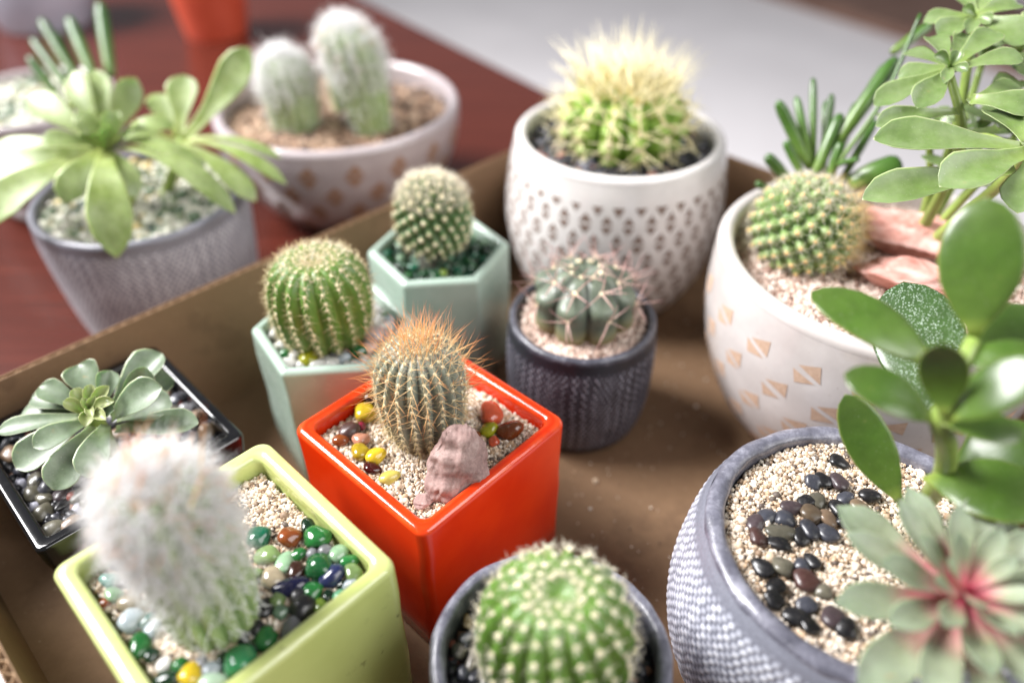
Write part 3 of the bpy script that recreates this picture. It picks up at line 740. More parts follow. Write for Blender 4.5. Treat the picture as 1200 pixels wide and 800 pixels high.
SPOON = [
    ((-0.2344, 0.4132, 0.1116), (-0.2135, 0.349, 0.0809), (0.3279, -0.558, 0.7623), 0.0234, 0.22, 2, 0.1),
    ((-0.2329, 0.4148, 0.112), (-0.1566, 0.3818, 0.0892), (0.2665, -0.2035, 0.9421), 0.0152, 0.18, 2, 0.1),
    ((-0.233, 0.4179, 0.1126), (-0.1745, 0.3992, 0.1026), (0.2703, -0.2058, 0.9405), 0.0163, 0.2, 2, 0.1),
    ((-0.2378, 0.411, 0.1106), (-0.2917, 0.365, 0.0925), (0.2622, -0.3843, 0.8852), 0.0235, 0.14, 2, 0.1),
    ((-0.2398, 0.4141, 0.1112), (-0.301, 0.388, 0.1047), (0.2175, -0.3225, 0.9213), 0.02, 0.1, 2, 0.1),
    ((-0.2409, 0.4157, 0.1115), (-0.3066, 0.411, 0.109), (0.2167, -0.3272, 0.9198), 0.0178, 0.1, 2, 0.1),
    ((-0.2389, 0.4185, 0.1134), (-0.2843, 0.4408, 0.1341), (0.0377, -0.5107, 0.8589), 0.019, 0.05, 2, 0.15),
    ((-0.2394, 0.4169, 0.1131), (-0.2637, 0.4035, 0.1235), (0.2503, -0.4082, 0.8779), 0.0127, 0.1, 2, 0.15),
    ((-0.239, 0.421, 0.1133), (-0.2604, 0.4537, 0.1435), (-0.0785, -0.7194, 0.6901), 0.0166, 0.05, 2, 0.2),
    ((-0.237, 0.4213, 0.1137), (-0.2494, 0.4583, 0.1428), (0.3716, -0.672, 0.6406), 0.0152, 0.04, 2, 0.2),
    ((-0.235, 0.421, 0.1133), (-0.2298, 0.465, 0.1352), (0.757, -0.5301, 0.382), 0.0184, -0.1, 2, 0.1),
    ((-0.233, 0.4204, 0.1125), (-0.1975, 0.4274, 0.121), (0.2748, -0.209, 0.9385), 0.014, 0.25, 2, 0.1),
    ((-0.2349, 0.4154, 0.1127), (-0.2441, 0.4171, 0.1321), (0.1555, -0.763, 0.6274), 0.0122, 0.12, 2, 0.2),
    ((-0.2349, 0.4154, 0.1127), (-0.2282, 0.4206, 0.1332), (0.5814, -0.6304, 0.5143), 0.0113, 0.1, 2, 0.2),
    ((-0.2363, 0.4138, 0.1124), (-0.2484, 0.3766, 0.0987), (0.3071, -0.5007, 0.8093), 0.0174, 0.18, 2, 0.1),
    ((-0.2354, 0.4132, 0.1116), (-0.2102, 0.3829, 0.0984), (0.4035, -0.4124, 0.8168), 0.0146, 0.2, 2, 0.1),
    ((-0.1989, 0.436, 0.1079), (-0.1557, 0.4617, 0.1548), (-0.0524, -0.824, 0.5641), 0.022, -0.06, 2, 0.15),
    ((-0.2026, 0.4424, 0.1078), (-0.2027, 0.4713, 0.1349), (0.0735, -0.7926, 0.6053), 0.0199, 0.05, 2, 0.15),
    ((-0.1989, 0.4357, 0.1075), (-0.1335, 0.4103, 0.0924), (0.086, -0.2188, 0.972), 0.0102, 0.12, 2, 0.1),
    ((-0.1993, 0.4382, 0.1074), (-0.138, 0.4245, 0.1018), (0.0607, -0.1553, 0.986), 0.0093, 0.1, 2, 0.1),
    ((-0.2005, 0.4351, 0.1067), (-0.1517, 0.4038, 0.0846), (0.1239, -0.2953, 0.9473), 0.0153, 0.15, 2, 0.1),
    ((-0.2034, 0.4382, 0.1074), (-0.2326, 0.4283, 0.1142), (0.1086, -0.2159, 0.9703), 0.0128, 0.1, 2, 0.1),
    ((-0.2037, 0.4424, 0.1078), (-0.224, 0.4688, 0.124), (0.2585, -0.5508, 0.7936), 0.0158, 0.05, 2, 0.1),
]
FINGER2 = [
    ((-0.3148, 0.5508, 0.0978), (-0.3502, 0.5921, 0.1322), (0.4824, -0.829, 0.2829), 0.0082, 0.0, 3, 0),
    ((-0.3036, 0.5524, 0.0998), (-0.3293, 0.5929, 0.1331), (0.4638, -0.8393, 0.2837), 0.0094, 0.0, 3, 0),
    ((-0.2924, 0.5548, 0.1026), (-0.3059, 0.6002, 0.1419), (0.442, -0.8531, 0.2773), 0.01, 0.0, 3, 0),
    ((-0.3223, 0.5485, 0.095), (-0.3566, 0.5828, 0.1209), (0.492, -0.8199, 0.2929), 0.0075, 0.0, 3, 0),
    ((-0.3298, 0.5445, 0.0902), (-0.3528, 0.5643, 0.1142), (0.4994, -0.8112, 0.3041), 0.0075, 0.0, 3, 0),
    ((-0.3167, 0.5567, 0.0892), (-0.3441, 0.5951, 0.1201), (0.4754, -0.8286, 0.2955), 0.0077, 0.0, 3, 0),
]
ECHE = [
    ((-0.1848, 0.2341, 0.0752), (-0.2157, 0.2243, 0.0759), (0.1756, -0.201, 0.9637), 0.0094, 0.05, 4, 0.1),
    ((-0.1802, 0.2306, 0.0756), (-0.1945, 0.2134, 0.0784), (0.279, -0.3306, 0.9016), 0.0107, 0.08, 4, 0.1),
    ((-0.1833, 0.2332, 0.0741), (-0.2056, 0.2121, 0.0674), (0.2833, -0.3243, 0.9025), 0.0151, 0.05, 4, 0.1),
    ((-0.1786, 0.2299, 0.0732), (-0.1865, 0.2024, 0.065), (0.3086, -0.3654, 0.8782), 0.0149, 0.06, 4, 0.1),
    ((-0.1724, 0.229, 0.0752), (-0.171, 0.2035, 0.0711), (0.3248, -0.409, 0.8528), 0.0134, 0.08, 4, 0.1),
    ((-0.1859, 0.2379, 0.0766), (-0.2044, 0.2437, 0.0837), (0.242, -0.2987, 0.9232), 0.0111, 0.05, 4, 0.15),
    ((-0.1857, 0.2381, 0.0753), (-0.2102, 0.2436, 0.0773), (0.2008, -0.2444, 0.9487), 0.0112, 0.04, 4, 0.1),
    ((-0.1865, 0.2372, 0.0742), (-0.215, 0.2388, 0.0715), (0.2024, -0.24, 0.9494), 0.0112, 0.04, 4, 0.1),
    ((-0.1804, 0.2412, 0.0775), (-0.1908, 0.2544, 0.0872), (0.2489, -0.5672, 0.7851), 0.0149, 0.05, 4, 0.2),
    ((-0.1722, 0.2393, 0.0752), (-0.1572, 0.2628, 0.0864), (-0.0957, -0.532, 0.8413), 0.0166, 0.03, 4, 0.2),
    ((-0.1706, 0.2362, 0.0762), (-0.1583, 0.2491, 0.0903), (0.8092, -0.2982, 0.5063), 0.0125, 0.03, 4, 0.2),
    ((-0.1706, 0.2322, 0.0761), (-0.1458, 0.2349, 0.0919), (0.0772, -0.4786, 0.8746), 0.0144, 0.1, 4, 0.15),
    ((-0.1704, 0.2351, 0.0732), (-0.1459, 0.2374, 0.0792), (0.1682, -0.2512, 0.9532), 0.0162, 0.05, 4, 0.1),
    ((-0.172, 0.2391, 0.0734), (-0.1518, 0.2555, 0.0775), (-0.1238, -0.3414, 0.9317), 0.0166, 0.03, 4, 0.15),
    ((-0.1696, 0.2297, 0.0714), (-0.1317, 0.2273, 0.078), (0.1626, -0.2467, 0.9554), 0.013, 0.05, 4, 0.1),
    ((-0.1771, 0.2393, 0.0783), (-0.1744, 0.2497, 0.0878), (0.3869, -0.5383, 0.7487), 0.0096, 0.05, 4, 0.2),
    ((-0.1746, 0.2308, 0.0775), (-0.1636, 0.226, 0.0873), (0.3152, -0.4256, 0.8482), 0.0086, 0.1, 4, 0.2),
    ((-0.1813, 0.2315, 0.0799), (-0.1859, 0.2296, 0.0886), (0.3372, -0.4235, 0.8408), 0.0057, 0.15, 5, 0.3),
    ((-0.1804, 0.2331, 0.0803), (-0.1839, 0.2359, 0.09), (0.3713, -0.4781, 0.7959), 0.0058, 0.15, 5, 0.3),
    ((-0.1789, 0.2336, 0.0808), (-0.1767, 0.2371, 0.0914), (0.3646, -0.4825, 0.7964), 0.0054, 0.15, 5, 0.3),
    ((-0.1775, 0.2336, 0.0808), (-0.1678, 0.2352, 0.0922), (0.3568, -0.4843, 0.7989), 0.0057, 0.15, 5, 0.3),
    ((-0.1762, 0.2319, 0.0804), (-0.1641, 0.2289, 0.0893), (0.3176, -0.43, 0.8451), 0.0054, 0.15, 5, 0.3),
    ((-0.1773, 0.2296, 0.0807), (-0.1739, 0.2194, 0.0841), (0.3637, -0.465, 0.8072), 0.006, 0.15, 5, 0.3),
    ((-0.1759, 0.2296, 0.0807), (-0.1655, 0.2212, 0.0862), (0.3558, -0.4698, 0.8079), 0.0053, 0.15, 5, 0.3),
    ((-0.1775, 0.2303, 0.0831), (-0.177, 0.2291, 0.0911), (0.3673, -0.4761, 0.799), 0.0035, 0.2, 5, 0.3),
    ((-0.1764, 0.2305, 0.0834), (-0.1713, 0.2295, 0.0917), (0.3619, -0.4787, 0.7999), 0.0035, 0.2, 5, 0.3),
    ((-0.1762, 0.2291, 0.0833), (-0.1711, 0.2216, 0.0868), (0.362, -0.4698, 0.8051), 0.0035, 0.2, 5, 0.3),
]
PEB_R = [
    (0.1277, 0.2016, 0.0039, 0.0028, -20, 'black'),
    (0.1147, 0.1916, 0.0027, 0.0029, 60, 'slate'),
    (0.1187, 0.1925, 0.0034, 0.0031, 110, 'black'),
    (0.1246, 0.1913, 0.0034, 0.0037, 0, 'plum'),
    (0.1031, 0.1795, 0.0035, 0.0030, -15, 'plum'),
    (0.1092, 0.1822, 0.0029, 0.0027, 0, 'black'),
    (0.1139, 0.1831, 0.0025, 0.0037, 0, 'olive'),
    (0.1244, 0.1838, 0.0028, 0.0027, 0, 'slate'),
    (0.1204, 0.1787, 0.0034, 0.0035, 0, 'black'),
    (0.1097, 0.1764, 0.0039, 0.0037, -15, 'brown'),
    (0.1151, 0.1744, 0.0032, 0.0028, 110, 'tan'),
    (0.0991, 0.1741, 0.0037, 0.0034, 10, 'slate'),
    (0.0929, 0.1756, 0.0031, 0.0033, 0, 'slate'),
    (0.0880, 0.1726, 0.0031, 0.0034, 20, 'plum'),
    (0.0960, 0.1684, 0.0046, 0.0035, -20, 'olive'),
    (0.1029, 0.1667, 0.0036, 0.0026, 110, 'black'),
    (0.1070, 0.1693, 0.0035, 0.0038, 0, 'slate'),
    (0.1127, 0.1681, 0.0034, 0.0035, 120, 'slate'),
    (0.1204, 0.1729, 0.0031, 0.0028, 0, 'black'),
    (0.1249, 0.1753, 0.0021, 0.0022, 0, 'black'),
    (0.0873, 0.1659, 0.0034, 0.0035, 0, 'maroon'),
    (0.0939, 0.1638, 0.0035, 0.0026, -30, 'black'),
    (0.0857, 0.1540, 0.0039, 0.0032, 120, 'black'),
    (0.0931, 0.1544, 0.0035, 0.0040, 0, 'olive'),
    (0.0996, 0.1547, 0.0027, 0.0028, 0, 'slate'),
    (0.1038, 0.1567, 0.0029, 0.0025, 110, 'black'),
    (0.0887, 0.1467, 0.0029, 0.0031, 100, 'black'),
    (0.0868, 0.1416, 0.0032, 0.0028, 0, 'black'),
    (0.0967, 0.1394, 0.0031, 0.0028, 0, 'slate'),
    (0.0924, 0.1354, 0.0039, 0.0032, -30, 'black'),
    (0.0958, 0.1322, 0.0031, 0.0027, 0, 'black'),
    (0.1040, 0.1354, 0.0039, 0.0035, 100, 'plum'),
    (0.1070, 0.1312, 0.0038, 0.0034, 110, 'black'),
    (0.0996, 0.1486, 0.0044, 0.0036, 0, 'maroon'),
    (0.1036, 0.1448, 0.0028, 0.0028, 0, 'olive'),
    (0.1340, 0.1851, 0.0033, 0.0032, -30, 'black'),
    (0.1282, 0.1795, 0.0031, 0.0031, 0, 'brown'),
    (0.1277, 0.1726, 0.0022, 0.0023, 0, 'black'),
]
PEB_G = [
    (-0.0900, 0.1670, 0.0041, 0.0043, 20, 'teal'),
    (-0.0789, 0.1670, 0.0041, 0.0038, 0, 'amber'),
    (-0.0737, 0.1720, 0.0026, 0.0029, 0, 'dkgreen'),
    (-0.0694, 0.1666, 0.0048, 0.0042, 20, 'green'),
    (-0.0747, 0.1600, 0.0023, 0.0027, 0, 'green'),
    (-0.0856, 0.1593, 0.0041, 0.0033, 5, 'olivegreen'),
    (-0.0789, 0.1562, 0.0027, 0.0044, 0, 'palegreen'),
    (-0.0653, 0.1616, 0.0025, 0.0024, 0, 'grey'),
    (-0.0605, 0.1602, 0.0029, 0.0036, 0, 'palegreen'),
    (-0.0563, 0.1571, 0.0028, 0.0026, 0, 'green'),
    (-0.0666, 0.1544, 0.0046, 0.0050, 20, 'green2'),
    (-0.0612, 0.1511, 0.0041, 0.0039, 30, 'navy'),
    (-0.0542, 0.1524, 0.0030, 0.0033, 0, 'olivegreen'),
    (-0.0739, 0.1533, 0.0028, 0.0033, 0, 'dkbrown'),
    (-0.0546, 0.1479, 0.0023, 0.0023, 0, 'paleblue'),
    (-0.0814, 0.1500, 0.0042, 0.0036, -10, 'beige'),
    (-0.0744, 0.1470, 0.0055, 0.0036, 8, 'navy2'),
    (-0.0666, 0.1451, 0.0033, 0.0035, 0, 'green'),
    (-0.0611, 0.1437, 0.0019, 0.0025, 0, 'dkgreen'),
    (-0.0574, 0.1439, 0.0022, 0.0021, 20, 'mint'),
    (-0.0631, 0.1398, 0.0024, 0.0026, 0, 'lime'),
    (-0.0778, 0.1418, 0.0026, 0.0030, 0, 'olivegreen'),
    (-0.0755, 0.1378, 0.0025, 0.0025, 0, 'greygreen'),
    (-0.0689, 0.1388, 0.0042, 0.0044, -20, 'black'),
    (-0.0710, 0.1319, 0.0028, 0.0039, 0, 'grey'),
    (-0.0781, 0.1281, 0.0032, 0.0038, 0, 'green'),
    (-0.0842, 0.1203, 0.0050, 0.0052, 25, 'green3'),
    (-0.0826, 0.1253, 0.0024, 0.0027, 0, 'dkgreen'),
    (-0.0574, 0.1481, 0.0016, 0.0017, 0, 'dkgreen'),
    (-0.0701, 0.1602, 0.0019, 0.0021, 0, 'grey'),
    (-0.0812, 0.1388, 0.0027, 0.0034, 0, 'black'),
    (-0.0821, 0.1319, 0.0022, 0.0028, 0, 'black'),
    (-0.0664, 0.1486, 0.0019, 0.0017, 0, 'dkgreen'),
]
PEB_G2 = [
    (-0.1359, 0.1492, 0.0029, 0.0034, 60, 'teal2'),
    (-0.1325, 0.1439, 0.0030, 0.0027, 20, 'palegreen'),
    (-0.1257, 0.1408, 0.0038, 0.0034, -20, 'beige'),
    (-0.1229, 0.1348, 0.0038, 0.0043, 0, 'paleblue'),
    (-0.1170, 0.1260, 0.0033, 0.0041, 0, 'green'),
    (-0.1078, 0.1199, 0.0020, 0.0025, 0, 'white'),
    (-0.1051, 0.1150, 0.0036, 0.0030, 0, 'dkgreen'),
    (-0.1027, 0.1194, 0.0025, 0.0027, 0, 'green'),
    (-0.0983, 0.1163, 0.0037, 0.0036, -20, 'yellow'),
    (-0.0921, 0.1184, 0.0029, 0.0027, 0, 'paleblue'),
    (-0.0903, 0.1142, 0.0043, 0.0030, 0, 'palemint'),
    (-0.0843, 0.1204, 0.0049, 0.0052, 20, 'green3'),
    (-0.0778, 0.1281, 0.0033, 0.0038, 0, 'green'),
    (-0.0808, 0.1260, 0.0025, 0.0028, 0, 'dkgreen'),
    (-0.1155, 0.1317, 0.0022, 0.0038, 0, 'paleblue'),
    (-0.1183, 0.1350, 0.0021, 0.0032, 0, 'teal2'),
    (-0.1346, 0.1408, 0.0021, 0.0024, 0, 'amber'),
    (-0.1124, 0.1230, 0.0022, 0.0025, 0, 'dkgreen'),
    (-0.0891, 0.1215, 0.0025, 0.0025, 0, 'dkgreen'),
    (-0.0966, 0.1204, 0.0020, 0.0022, 0, 'grey'),
]
PEB_O = [
    (-0.0630, 0.2362, 0.0048, 0.0045, -20, 'yellow'),
    (-0.0682, 0.2255, 0.0040, 0.0044, 0, 'maroon'),
    (-0.0712, 0.2204, 0.0029, 0.0029, 0, 'amber'),
    (-0.0641, 0.2288, 0.0020, 0.0022, 0, 'magenta'),
    (-0.0628, 0.2207, 0.0039, 0.0032, 40, 'pink'),
    (-0.0618, 0.2138, 0.0038, 0.0038, 15, 'yellow'),
    (-0.0553, 0.2118, 0.0038, 0.0038, 0, 'yellow'),
    (-0.0558, 0.2053, 0.0039, 0.0025, -8, 'ruby'),
    (-0.0483, 0.2005, 0.0038, 0.0031, 10, 'paleyellow'),
    (-0.0611, 0.2457, 0.0043, 0.0046, 0, 'dkbrown'),
    (-0.0087, 0.2354, 0.0051, 0.0057, 0, 'coral'),
    (-0.0097, 0.2266, 0.0034, 0.0039, 0, 'olivelime'),
    (-0.0007, 0.2258, 0.0051, 0.0047, -10, 'amber'),
    (-0.0076, 0.2200, 0.0021, 0.0024, 0, 'coral'),
    (-0.0163, 0.2223, 0.0029, 0.0029, 0, 'amber'),
]
PEB_M = [
    (-0.1150, 0.2903, 0.0032, 0.0036, 0, 'white'),
    (-0.1089, 0.2828, 0.0030, 0.0036, 0, 'white'),
    (-0.1017, 0.2757, 0.0028, 0.0039, 0, 'white'),
    (-0.1041, 0.2693, 0.0036, 0.0029, 0, 'white'),
    (-0.0864, 0.2693, 0.0028, 0.0042, 30, 'white'),
    (-0.0830, 0.2693, 0.0030, 0.0035, 0, 'white'),
    (-0.0900, 0.2678, 0.0039, 0.0029, 0, 'white'),
    (-0.0789, 0.2720, 0.0032, 0.0031, 0, 'paleblue'),
    (-0.0761, 0.2672, 0.0023, 0.0024, 0, 'white'),
    (-0.0721, 0.2682, 0.0028, 0.0029, 0, 'white'),
    (-0.1065, 0.2753, 0.0031, 0.0032, 0, 'green'),
    (-0.0945, 0.2714, 0.0046, 0.0049, 20, 'olivelime'),
    (-0.0717, 0.2768, 0.0044, 0.0047, 0, 'green'),
    (-0.0833, 0.2753, 0.0028, 0.0026, 0, 'grey'),
    (-0.0659, 0.2864, 0.0057, 0.0063, 0, 'pinkwhite'),
    (-0.0670, 0.2790, 0.0042, 0.0039, 0, 'pinkwhite'),
    (-0.0598, 0.2835, 0.0043, 0.0045, 0, 'pinkwhite'),
    (-0.0670, 0.2693, 0.0042, 0.0035, 0, 'white'),
    (-0.1184, 0.2985, 0.0029, 0.0033, 0, 'white'),
    (-0.0978, 0.2676, 0.0025, 0.0026, 0, 'white'),
    (-0.1125, 0.2801, 0.0024, 0.0027, 0, 'white'),
    (-0.0991, 0.2801, 0.0021, 0.0027, 0, 'paleblue'),
]
PEB_B = [
    (-0.0154, 0.1424, 0.0016, 0.0027, 0, 'cream'),
    (-0.0155, 0.1361, 0.0023, 0.0021, 0, 'grey'),
    (-0.0176, 0.1317, 0.0024, 0.0028, 0, 'stone'),
    (-0.0129, 0.1285, 0.0021, 0.0042, -20, 'stone'),
    (-0.0134, 0.1503, 0.0018, 0.0028, 0, 'slate'),
    (-0.0099, 0.1534, 0.0018, 0.0028, 0, 'stone'),
    (-0.0111, 0.1374, 0.0019, 0.0034, 0, 'paleblue'),
    (-0.0069, 0.1250, 0.0030, 0.0028, 30, 'paleblue'),
    (-0.0157, 0.1239, 0.0022, 0.0023, 0, 'slate'),
    (-0.0112, 0.1227, 0.0026, 0.0023, 0, 'slate'),
    (-0.0082, 0.1208, 0.0022, 0.0018, 0, 'grey'),
    (0.0365, 0.1250, 0.0022, 0.0023, 0, 'maroon'),
    (0.0369, 0.1212, 0.0029, 0.0018, 0, 'amber'),
    (0.0413, 0.1301, 0.0021, 0.0028, 0, 'slate'),
    (0.0418, 0.1254, 0.0019, 0.0028, 0, 'slate'),
    (0.0437, 0.1317, 0.0015, 0.0024, 0, 'slate'),
    (0.0419, 0.1349, 0.0015, 0.0027, 0, 'black'),
    (0.0385, 0.1194, 0.0022, 0.0023, 0, 'slate'),
    (0.0419, 0.1208, 0.0016, 0.0020, 0, 'black'),
]
PEB_D = [
    (0.0385, 0.3016, 0.0028, 0.0022, 0, 'amber'),
]

# ================================================================== the setting
def slab(name, poly, z0, z1, mat, parent=None):
    n = len(poly)
    V = [(x, y, z0) for x, y in poly] + [(x, y, z1) for x, y in poly]
    F = [list(range(n))[::-1], list(range(n, 2 * n))] + [[i, (i + 1) % n, n + (i + 1) % n, n + i] for i in range(n)]
    return mk(name, np.array(V), F, mat, parent, False)

tag(slab('floor', [(-6, -4), (8, -4), (8, 9), (-6, 9)], -.80, -.75, M['floor']), kind='structure')
t = thing('table', (0, .4, -.75), 'dark red wooden table under the cardboard tray', 'table')
slab('tabletop', [(-1.7, -1.1), (.62, -1.1), (.83, -.28), (-1.05, 2.268), (-1.7, 2.268)], -.034, -.004, M['wood'], t)
for (x, y) in ((-1.5, -.9), (.5, -.9), (.55, -.15), (-1.0, 1.9)):
    slab('leg', [(x - .03, y - .03), (x + .03, y - .03), (x + .03, y + .03), (x - .03, y + .03)], -.75, -.034, M['wood'], t)
# low brown platform far behind
t = thing('wooden_platform', (1.9, 4.1, -.75), 'low brown boarded platform on the pale floor far behind', 'platform')
dx, dy = .545, -.838
for k in range(6):
    a, b = k * .12, k * .12 + .114
    P = [(1.343 - 3 * dx - dy * a, 3.641 - 3 * dy + dx * a), (1.343 + 2.2 * dx - dy * a, 3.641 + 2.2 * dy + dx * a),
         (1.343 + 2.2 * dx - dy * b, 3.641 + 2.2 * dy + dx * b), (1.343 - 3 * dx - dy * b, 3.641 - 3 * dy + dx * b)]
    slab('board', P, -.745, -.70, M['boards'], t)

# ------------------------------------------------------------------ cardboard tray
t = thing('cardboard_tray', (.05, .25, -.004), 'shallow brown cardboard tray holding most of the potted cacti', 'box')
CB = [(-.2615, .2255), (.069, .556), (.3525, .2725), (.022, -.058)]
cc = np.mean(CB, 0)
WT = .0036; HT = .076
g = lambda e: [tuple(np.array(p) + e * np.array([s0, s1])) for p, (s0, s1) in zip(CB, [(-1, 0), (0, 1), (1, 0), (0, -1)])]
slab('tray_floor', g(WT * 1.414), -.0035, 0, M['card'], t)
for i in range(4):
    a = np.array(CB[i]); b = np.array(CB[(i + 1) % 4]); d = (b - a) / np.linalg.norm(b - a); n = np.array([-d[1], d[0]])
    L = np.linalg.norm(b - a)
    a2, b2 = a + d * .0002, b - d * .0002
    w = slab('wall', [a2, b2, b2 + n * .0005, a2 + n * .0005], .0003, HT, M['card'], t)
    slab('outer_liner', [a2 + n * (WT - .0005), b2 + n * (WT - .0005), b2 + n * WT, a2 + n * WT], .0003, HT - .0002, M['card'], w)
    m = int(L / .00075); V = []; F = []
    s = np.linspace(0, L, m); off = WT / 2 + (WT / 2 - .0006) * np.sin(s * 2 * PI / .0062)
    for k in range(m):
        for e in (-.00018, .00018):
            for z in (.001, HT - .0006 - .0006 * abs(math.sin(k * 1.7))):
                p = a + d * s[k] + n * (off[k] + e); V.append((p[0], p[1], z))
    for k in range(m - 1):
        q = 4 * k; F += [[q, q + 4, q + 5, q + 1], [q + 2, q + 3, q + 7, q + 6], [q + 1, q + 5, q + 7, q + 3]]
    mk('flute', np.array(V), F, M['flute'], w, False)

# ================================================================== square and hexagonal pots
def sq_out(cx, cy, apo, rot, ns=4): return round_poly(ns, apo, .003, rot) + np.array([cx, cy])

A_SQ = math.radians(2.0)    # pots stand corner-on: a vertex points along the view
# orange pot
OX, OY = -.0342, .2254
t = thing('square_pot', (OX, OY, 0), 'glossy orange square pot with golden-spined cactus, in the middle', 'pot', 'square glazed pots')
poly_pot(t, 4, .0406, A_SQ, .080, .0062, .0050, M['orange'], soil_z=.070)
bed(t, sq_out(OX, OY, .0338, A_SQ), .0715, M['bed'])
pts = fill_pts(in_poly(4, .0336, A_SQ), OX, OY, .05, .00105, mound(.0732, .0009, 90), 2)
grains('sand', pts, .00066, M['sand'], 'coarse pale sand filling the orange square pot', 'sand')
# lime pot
GX, GY = -.0968, .1508
t = thing('square_pot', (GX, GY, 0), 'lime green square pot with white hairy cactus and green pebbles', 'pot', 'square glazed pots')
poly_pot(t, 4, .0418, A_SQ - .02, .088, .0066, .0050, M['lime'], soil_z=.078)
bed(t, sq_out(GX, GY, .0338, A_SQ - .02), .0785, M['bed'])
pts = fill_pts(in_poly(4, .0336, A_SQ - .02), GX, GY, .05, .00105, mound(.0802, .0006, 90, 2), 2)
grains('sand', pts, .00066, M['sand'], 'coarse pale sand filling the lime green square pot', 'sand')
# black pot
BX, BY = -.1807, .2365
t = thing('square_pot', (BX, BY, 0), 'shiny black square pot with grey-green rosette, left in the tray', 'pot', 'square glazed pots')
poly_pot(t, 4, .0442, math.radians(0), .062, .0056, .0030, M['black_glaze'], lip=.0016, soil_z=.05, taper=.86)
bed(t, sq_out(BX, BY, .0386, 0), .0505, M['soil'])
# mint pots
for (x, y, r, lab, col) in ((-.0405, .3615, 6, 'pale mint hexagonal pot with round white-tipped cactus and green pebbles', 'green'),
                            (-.087, .2925, 5, 'pale mint hexagonal pot with ribbed green barrel cactus and white pebbles', 'white')):
    t = thing('hexagonal_pot', (x, y, 0), lab, 'pot', 'mint hexagonal pots')
    poly_pot(t, 6, .0342, math.radians(r), .080, .0052, .0028, M['mint'], soil_z=.07)
    bed(t, sq_out(x, y, .0290, math.radians(r), 6), .0725, M['soil'])

# ================================================================== round pots
def round_pot(t, prof, wall, inner_z, mat, rim_mat, nseg=128, knit=None, rim_z=None, irregular=.0, lipr=None):
    """prof: outer (r,z) rows bottom to top of the side; rim torus band of width wall on top"""
    cx, cy, z0 = t.location
    pr = smoothcurve(prof, 150 if knit else 40)
    rt, zt = pr[-1]
    nz = len(pr)
    if knit:
        nc, hz, amp, zlo, zhi, ex = knit
        n = nc * 7
        th = np.arange(n) * 2 * PI / n
        V = []; rel = []
        for (r, z) in pr:
            row = z / hz + .30 * np.sin(7 * th + 2) + .16 * np.sin(19 * th + z * 200) + .10 * np.sin(41 * th)
            ri = np.floor(row)
            ph = .9 * np.sin(ri * 12.9898 + .3) + .35 * np.sin(13 * th + ri * 1.7)
            f = (.5 + .5 * np.cos(nc * th + PI * (ri % 2) + ph)) * np.abs(np.sin(PI * row)) ** .6
            cell = np.floor((nc * th + PI * (ri % 2) + ph + PI) / (2 * PI))
            f = f ** ex * (.62 + .38 * (.5 + .5 * np.sin(cell * 78.233 + ri * 37.719)))
            f *= np.clip((z - zlo) / .004, 0, 1) * np.clip((zhi - z) / .004, 0, 1)
            rr = r + amp * f + irregular * .4 * np.sin(3 * th + 1)
            V.append(np.c_[cx + rr * np.cos(th), cy + rr * np.sin(th), np.full(n, z0 + z)]); rel.append(f)
        mk('pot_body', np.concatenate(V), rings_to_faces(nz, n, True, False), mat, t, True, {'relief': np.concatenate(rel)})
    else:
        n = nseg; th = np.arange(n) * 2 * PI / n
        V, F = revolve(cx, cy, pr, n); V[:, 2] += z0
        F = rings_to_faces(nz, n, True, False)
        mk('pot_body', V, F, mat, t)
    # rim: half round from the outer edge over the top and down inside
    h = wall / 2 if lipr is None else lipr
    rows = [(rt + .0001, zt - .001)]
    for k in range(0, 13):
        a = PI * k / 12; rows.append((rt - wall / 2 + wall / 2 * math.cos(a) + .0001, zt + h * math.sin(a)))
    rows += [(rt - wall, zt - .004), (rt - wall, inner_z - .004)]
    def fn(th, k, r, z):
        return r + irregular * (np.sin(3 * th + 1) * .4 + .35 * np.sin(11 * th + k * .5) + .25 * np.sin(23 * th + k))
    V, F = revolve(cx, cy, rows, 160, fn if irregular else None); V[:, 2] += z0
    if irregular:
        a = np.arctan2(V[:, 1] - cy, V[:, 0] - cx); V[:, 2] += irregular * .5 * (np.sin(9 * a) + .6 * np.sin(17 * a + 1)) * (V[:, 2] > z0 + zt - .0005)
    mk('rim', V, F, rim_mat, t)
    bed(t, np.c_[cx + (rt - wall - .0002) * np.cos(np.arange(48) * PI / 24), cy + (rt - wall - .0002) * np.sin(np.arange(48) * PI / 24)], z0 + inner_z, M['soil'])
    return pr

def tri_marks(t, pr, tris, mat, joined=False, name='triangle_mark'):
    """clay triangles in the glaze: each (theta, z) triple laid on the curved wall"""
    cx, cy, z0 = t.location
    def at(th, z):
        r = np.interp(z, pr[:, 1], pr[:, 0]) + .00016
        return (cx + r * math.cos(th), cy + r * math.sin(th), z0 + z)
    allV = []; allF = []
    K = 4
    for (a, b, c) in tris:
        V = []; idx = {}
        for i in range(K + 1):
            for j in range(K + 1 - i):
                u, v = i / K, j / K
                q = np.array(a) * (1 - u - v) + np.array(b) * u + np.array(c) * v
                idx[i, j] = len(V); V.append(at(*q))
        F = []
        for i in range(K):
            for j in range(K - i):
                F.append([idx[i, j], idx[i + 1, j], idx[i, j + 1]])
                if i + j < K - 1: F.append([idx[i + 1, j], idx[i + 1, j + 1], idx[i, j + 1]])
        if joined:
            o = len(allV); allV += V; allF += [[o + x for x in f] for f in F]
        else:
            mk(name, np.array(V), F, mat, t)
    if joined: mk(name, np.array(allV), allF, mat, t, kind='stuff')

